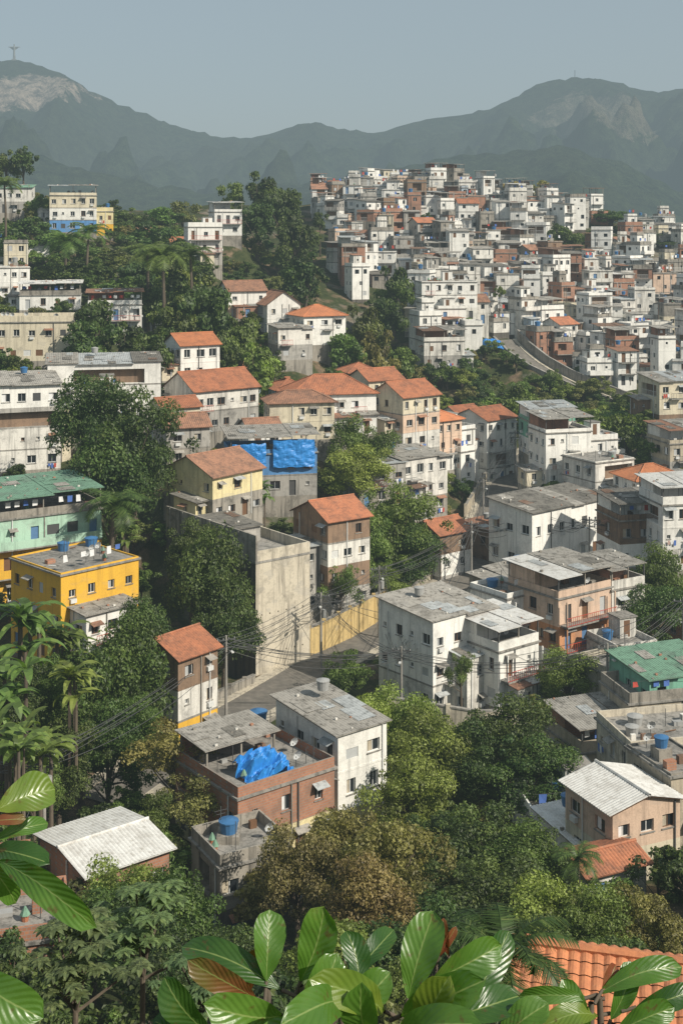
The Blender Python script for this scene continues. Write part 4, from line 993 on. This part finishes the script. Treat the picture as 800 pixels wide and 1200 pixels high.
for i, j in [(0, 1), (1, 2), (2, 3), (3, 4), (4, 6), (6, 7), (7, 9), (9, 10), (4, 5), (5, 13), (13, 14), (6, 8), (8, 11), (11, 12), (3, 5), (8, 9), (2, 5), (5, 6)]:
    a, b = POLES[i], POLES[j]
    for k in range(7): o = (k - 3) * .32; wire((a[0] + o, a[1], a[2] - .35 * (k % 4)), (b[0] + o, b[1], b[2] - .35 * (k % 4)), U(.3, 2.0))
for k in range(90):
    a = random.choice(POLES[1:]); h = random.choice(placed[:66])
    if math.hypot(a[0] - h[0], a[1] - h[1]) < 30: wire(a, (h[0] + U(-3, 3), h[1] - 3, T(h[0], h[1]) + U(5, 8)), U(.3, 1.2))
cu.materials.append(M['metal']); COL.objects.link(bpy.data.objects.new('overhead_wires', cu))

# ---------------------------------------------------------------- mountains
def ridge(name, prof, yr, y0, zb, mat, amp, nx=420, nt=90, back=500, sil=4, sd=0):
    us = np.array([p[0] for p in prof], float); zs = np.array([CZ + (VH - p[1]) / F * yr for p in prof])
    b = np.linspace(-.95, .95, nx); u = 400 + F * b; Rz = np.interp(u, us, zs)
    for _ in range(2): Rz[1:-1] = (Rz[:-2] + Rz[1:-1] * 2 + Rz[2:]) / 4
    t = np.concatenate([np.linspace(0, 1, nt), np.linspace(1.05, 1.6, 8)])
    X = np.zeros((len(t), nx)); Y = X.copy(); Z = X.copy()
    for j, tj in enumerate(t):
        for i in range(nx):
            y = y0 + (yr - y0) * min(tj, 1) if tj <= 1 else yr + back * (tj - 1) / .6
            x = b[i] * (yr + (y - yr) * .8 if tj <= 1 else y); g = tj ** 1.15 if tj <= 1 else max(0, 1 - (tj - 1) * 1.2)
            r = 1 - abs(noise.noise(Vector((x * .0035 + sd, y * .0012, sd)))) * 2
            r2 = noise.turbulence(Vector((x * .009, y * .006, 3 + sd)), 4, False)
            e = math.sin(math.pi * min(tj, 1)) if tj <= 1 else 0
            Z[j, i] = zb + (Rz[i] - zb) * g + e * amp * (r * .8 + r2 * .8 - .75) + sil * noise.noise(Vector((x * .045, y * .045, 1))) * min(tj * 2, 1) + sil * .6 * noise.noise(Vector((x * .012, y * .012, 1))) * min(tj * 2, 1)
            X[j, i] = x; Y[j, i] = y
    return grid_obj(name, X, Y, Z, mat)
far = [(-1100, 150), (-700, 60), (-400, 110), (-200, 60), (-60, 78), (0, 72), (17, 68), (40, 76), (75, 86), (100, 103), (130, 118), (165, 132), (200, 146), (245, 158), (290, 163), (320, 156), (345, 146), (370, 144), (400, 152), (440, 157), (470, 146), (500, 141), (545, 133), (575, 128), (605, 112), (630, 99), (655, 92), (690, 91), (715, 94), (740, 103), (765, 108), (800, 104), (900, 80), (1050, 120), (1300, 90), (1800, 150)]
rk = [(P(34, 112, 2850), (125, 900, 50, 1.0)), (P(680, 150, 2800), (110, 900, 85, .3))]
ridge('distant_mountains', far, 3000, 1350, 40, mountain_mat('distant_forest', rk), 150, sil=8)
mid = [(-1100, 200), (-400, 150), (-100, 160), (0, 172), (80, 190), (160, 214), (240, 226), (300, 218), (400, 208), (500, 190), (600, 176), (660, 172), (700, 182), (740, 196), (800, 226), (860, 230), (1000, 190), (1300, 180), (1800, 200)]
ridge('forested_foothill', mid, 1750, 900, 38, mountain_mat('foothill_forest', []), 60, nx=380, nt=60, back=300, sd=7, sil=8)

def statue():
    A = Acc()
    A.box(-5, 5, -5, 5, -6, 1, 'stone'); A.box(-2.6, 2.6, -2.6, 2.6, 1, 8, 'stone')
    prof = [(8, 3.0), (12, 2.7), (18, 2.4), (24, 2.5), (28, 3.1), (30.5, 2.6), (31.8, 1.2), (32.6, 1.1)]
    for (a, r0), (b, r1) in zip(prof[:-1], prof[1:]): A.cyl(0, 0, a, b, r0, r1, 12, 'stone', False)
    hd_ = [(32.4, 1.1), (34, 1.6), (35.6, 1.5), (36.8, .6)]
    for (a, r0), (b, r1) in zip(hd_[:-1], hd_[1:]): A.cyl(0, 0, a, b, r0, r1, 10, 'stone', True)
    for s in (-1, 1):
        A.tube((s * 1.5, 0, 29), (s * 8, 0, 29.4), 1.9, 1.4, 8, 'stone'); A.tube((s * 8, 0, 29.4), (s * 12.5, 0, 29.7), 1.3, .8, 8, 'stone'); A.tube((s * 12.5, 0, 29.7), (s * 14.5, 0, 29.8), .7, .35, 6, 'stone')
        A.poly([(s * 1.5, 0, 28), (s * 9, 0, 28.6), (s * 8.5, 0, 26.2), (s * 1.5, 0, 22)], 'stone')
    A.obj('christ_statue_on_pedestal', P(17, 70, 2995))
statue()
A = Acc(); A.box(-.6, .6, -.6, .6, 0, 20, 'metal'); A.obj('radio_mast', P(673, 92, 2998))

# ---------------------------------------------------------------- foreground shrub
def fg_leaf_mat(name, c1, c2):
    b = MB(name); uv = b.n('ShaderNodeUVMap'); sp = b.n('ShaderNodeSeparateXYZ'); b.l.new(uv.outputs[0], sp.inputs[0])
    av = b.math('ABSOLUTE', b.math('SUBTRACT', sp.outputs[1], .5))
    ph = b.math('SUBTRACT', b.math('MULTIPLY', sp.outputs[0], 62.0), b.math('MULTIPLY', av, 38.0))
    vein = b.ramp(b.math('SINE', ph), .88, 1.0); mid = b.ramp(av, .03, .012)
    oi = b.noise(7, 4)
    col = b.mix(b.ramp(oi, .35, .65), c1, c2); col = b.mix(b.math('MULTIPLY', vein, .08), col, (0.2, 0.3, 0.07)); col = b.mix(b.math('MULTIPLY', mid, .7), col, (0.26, 0.33, 0.11))
    spots = b.ramp(b.noise(55, 4), .62, .70, 0, .7); col = b.mix(spots, col, (0.10, 0.06, 0.02))
    col = b.mix(b.ramp(b.noise(14, 5, rough=.7), .6, .72, 0, .5), col, (0.15, 0.16, 0.03))
    nrm = b.bump(b.math('ADD', b.math('MULTIPLY', b.math('SINE', ph), -.3), b.noise(40, 3)), .25, .004)
    d = b.bsdf(col, b.ramp(b.noise(30, 3), .3, .7, .24, .42), .55, nrm); t = b.n('ShaderNodeBsdfTranslucent'); b.l.new(b.mix(1.0, col, (1.6, 1.9, .4), 'MULTIPLY'), t.inputs[0])
    mx = b.n('ShaderNodeMixShader'); mx.inputs[0].default_value = .28; b.l.new(d, mx.inputs[1]); b.l.new(t.outputs[0], mx.inputs[2]); return b.done(mx.outputs[0], False)
LM = [fg_leaf_mat('glossy_leaf_green', (0.06, 0.14, 0.02), (0.10, 0.20, 0.03)), fg_leaf_mat('glossy_leaf_dark', (0.026, 0.075, 0.015), (0.05, 0.115, 0.02)), fg_leaf_mat('young_leaf_red', (0.22, 0.05, 0.03), (0.15, 0.11, 0.035)), fg_leaf_mat('leaf_yellowing', (0.18, 0.23, 0.03), (0.12, 0.19, 0.03))]
class LeafMesh:
    def __init__(s): s.v = []; s.f = []; s.uv = []; s.m = []
    def leaf(s, b, t, W, nh, curl, mi, fold=.3, nl=14, nw=8):
        b = Vector(b); t = Vector(t); ax = t - b; L = ax.length; ax.normalize(); nh = Vector(nh); nh = (nh - ax * nh.dot(ax)).normalized(); side = ax.cross(nh); i0 = len(s.v); ph = R() * 6; tw = U(-.5, .5); bend = U(-.06, .06)
        for i in range(nl + 1):
            q = i / nl; prof = 0 if q >= 1 else (q ** .85) * ((1 - q) ** .42) / .497
            w = W * max(prof, .03 if i < nl else .0); p = b + ax * L * q + nh * (curl * L * math.sin(math.pi * q * .9) - .12 * L * q ** 3) + side * bend * L * math.sin(math.pi * q)
            sd = side * math.cos(tw * q) + nh * math.sin(tw * q)
            for j in range(nw + 1):
                r = j / nw * 2 - 1; wob = math.sin(q * 15 + ph + r * 2) * .07 * W * abs(r)
                s.v.append(tuple(p + sd * (w * r) + nh * (fold * w * abs(r) ** 1.3 + wob))); s.uv.append((q, j / nw))
        for i in range(nl):
            for j in range(nw): k = i0 + i * (nw + 1) + j; s.f.append((k, k + 1, k + nw + 2, k + nw + 1)); s.m.append(mi)
    def attach(s, A, name):
        A.mi('bark'); nb = len(A.v); me = bpy.data.meshes.new(name); me.from_pydata(A.v + s.v, [], A.f + [tuple(nb + q for q in f) for f in s.f])
        me.materials.append(M['bark'])
        for k in LM: me.materials.append(k)
        me.polygons.foreach_set('material_index', [0] * len(A.f) + [1 + k for k in s.m]); me.polygons.foreach_set('use_smooth', [True] * len(me.polygons))
        uvl = me.uv_layers.new(name='UVMap'); uvs = [(0, 0)] * nb + s.uv; li = np.zeros(len(me.loops), np.int32); me.loops.foreach_get('vertex_index', li); uvl.data.foreach_set('uv', np.array(uvs)[li].astype(np.float32).ravel())
        me.update(); o = bpy.data.objects.new(name, me); COL.objects.link(o)
def plant(name, leaves, stems, root):
    Lm = LeafMesh(); A = Acc()
    for (bu, bv, tu, tv, w, mi, d, dd, cv) in leaves:
        b = P(bu, bv, d); t = P(tu, tv, d + dd); Lm.leaf(b, t, w * d / F, (U(-.55, .55), -.75, U(.3, .9)), cv, mi)
        A.tube(b, tuple(Vector(b) + (Vector(b) - Vector(t)).normalized() * .03), .0035, .004, 5, 'bark')
    rt = Vector(root)
    for (u, v, d) in stems:
        e = Vector(P(u, v, d)); m1 = rt.lerp(e, .5) + Vector((U(-.05, .05), U(-.05, .05), .06)); A.tube(rt, m1, .02, .013, 7, 'bark'); A.tube(m1, e, .013, .006, 7, 'bark')
    Lm.attach(A, name)
d0 = 2.3
cl = [(312, 1150, 318, 1066, 22, 0, d0, .05, .05), (352, 1150, 378, 1068, 25, 0, d0, .0, -.05), (478, 1170, 508, 1068, 27, 0, d0 - .1, .05, .06), (330, 1160, 212, 1106, 22, 1, d0, .05, .10), (405, 1150, 462, 1084, 15, 1, d0 + .1, .1, .05),
 (505, 1150, 588, 1108, 22, 0, d0 - .05, .02, .10), (300, 1170, 222, 1130, 18, 2, d0 - .1, -.05, .1), (290, 1165, 302, 1112, 12, 2, d0 + .05, 0, .1), (420, 1165, 408, 1090, 18, 1, d0 + .05, .05, .05), (400, 1175, 340, 1198, 24, 0, d0 - .2, -.15, .1),
 (450, 1185, 370, 1150, 23, 3, d0 - .15, -.1, .12), (470, 1190, 560, 1150, 24, 0, d0 - .15, -.1, .1), (400, 1190, 455, 1140, 22, 0, d0 - .1, .0, .08), (330, 1190, 245, 1180, 24, 0, d0 - .15, -.1, .12), (350, 1200, 395, 1120, 24, 0, d0 - .05, .02, .06),
 (520, 1195, 610, 1165, 23, 1, d0, .05, .1), (540, 1200, 600, 1090, 20, 1, d0 + .1, .1, .05), (525, 1120, 518, 1078, 7, 2, d0 + .02, 0, .05), (515, 1120, 535, 1088, 6, 2, d0 + .02, 0, .05), (250, 1215, 190, 1150, 22, 1, d0, .0, .1), (280, 1215, 260, 1140, 20, 0, d0, .0, .06),
 (440, 1225, 420, 1160, 24, 0, d0 - .2, -.05, .08), (500, 1225, 520, 1150, 25, 3, d0 - .2, -.05, .06), (380, 1230, 310, 1215, 24, 0, d0 - .25, -.1, .08), (580, 1225, 640, 1175, 20, 0, d0, .0, .08), (230, 1225, 180, 1195, 20, 1, d0, 0, .1), (460, 1215, 555, 1200, 24, 0, d0 - .25, -.1, .1)]
plant('broad_leaved_shrub', cl, [(312, 1155, d0), (352, 1155, d0), (478, 1172, d0 - .1), (405, 1155, d0 + .1), (505, 1155, d0), (540, 1200, d0 + .1), (250, 1215, d0), (400, 1190, d0 - .1), (580, 1225, d0), (460, 1215, d0 - .2)], (0.08, 2.25, 97.6))
ll = [(-5, 950, 66, 922, 25, 3, 1.9, .05, .08), (-15, 962, 30, 958, 8, 2, 1.9, 0, .05), (-10, 985, 58, 962, 11, 0, 1.95, .05, .1), (-8, 995, 55, 1008, 18, 1, 1.9, -.05, .1), (-2, 1008, 106, 1086, 20, 0, 1.85, -.1, .1), (-30, 1000, 20, 1060, 16, 0, 1.9, 0, .1), (-40, 1130, 48, 1192, 26, 0, 1.8, -.05, .1), (-30, 950, -60, 900, 22, 0, 1.9, 0, .1), (-30, 1000, -90, 1010, 22, 0, 1.9, 0, .1)]
plant('broad_leaved_shrub', ll, [(-8, 955, 1.9), (-8, 1000, 1.9), (-40, 1130, 1.8)], (-.62, 1.85, 97.7))
rl = [(700, 1165, 800, 1132, 16, 0, 2.5, .02, .1), (690, 1170, 608, 1168, 11, 0, 2.5, 0, .12), (715, 1195, 740, 1128, 15, 0, 2.5, .03, .05), (705, 1160, 722, 1130, 10, 2, 2.5, .03, .05), (700, 1190, 640, 1200, 16, 3, 2.5, -.05, .12), (720, 1210, 790, 1180, 17, 0, 2.45, 0, .1), (690, 1215, 660, 1150, 17, 0, 2.5, 0, .08), (745, 1180, 812, 1160, 15, 1, 2.5, 0, .1)]
plant('broad_leaved_shrub', rl, [(702, 1168, 2.5), (718, 1200, 2.5), (692, 1175, 2.5), (745, 1185, 2.5)], (.55, 2.5, 97.3))

# ---------------------------------------------------------------- light, sky, camera
S = Vector((0.72, -0.50, 0.72)).normalized()
w = bpy.data.worlds.new("World"); scene.world = w; w.use_nodes = True; nt = w.node_tree; nt.nodes.clear()
sk = nt.nodes.new('ShaderNodeTexSky'); sk.sky_type = 'NISHITA'; sk.sun_disc = False; sk.sun_elevation = math.asin(S.z); sk.sun_rotation = math.atan2(S.x, S.y)
sk.air_density = 1.0; sk.dust_density = 3.0; sk.ozone_density = 1.0
mxw = nt.nodes.new('ShaderNodeMixRGB'); mxw.inputs[0].default_value = .66; mxw.inputs[2].default_value = (4.3, 5.2, 5.5, 1)   # thin high haze
bg = nt.nodes.new('ShaderNodeBackground'); bg.inputs[1].default_value = .095; ow = nt.nodes.new('ShaderNodeOutputWorld')
nt.links.new(sk.outputs[0], mxw.inputs[1]); nt.links.new(mxw.outputs[0], bg.inputs[0]); nt.links.new(bg.outputs[0], ow.inputs[0])
sl = bpy.data.lights.new('sun', 'SUN'); sl.energy = 5.0; sl.angle = math.radians(.5); sl.color = (1, .93, .80)
so = bpy.data.objects.new('sun', sl); so.rotation_euler = S.to_track_quat('Z', 'Y').to_euler(); so.location = (100, -100, 300); COL.objects.link(so)
cam = bpy.data.cameras.new('camera'); cam.sensor_width = 36; cam.lens = 45; cam.shift_y = -(600 - VH) / 1200; cam.clip_start = .05; cam.clip_end = 20000
co = bpy.data.objects.new('camera', cam); co.location = (0, 0, CZ); co.rotation_euler = (math.pi / 2, 0, 0); COL.objects.link(co); scene.camera = co
scene.view_settings.view_transform = 'Standard'; scene.view_settings.look = 'None'; scene.view_settings.exposure = 0
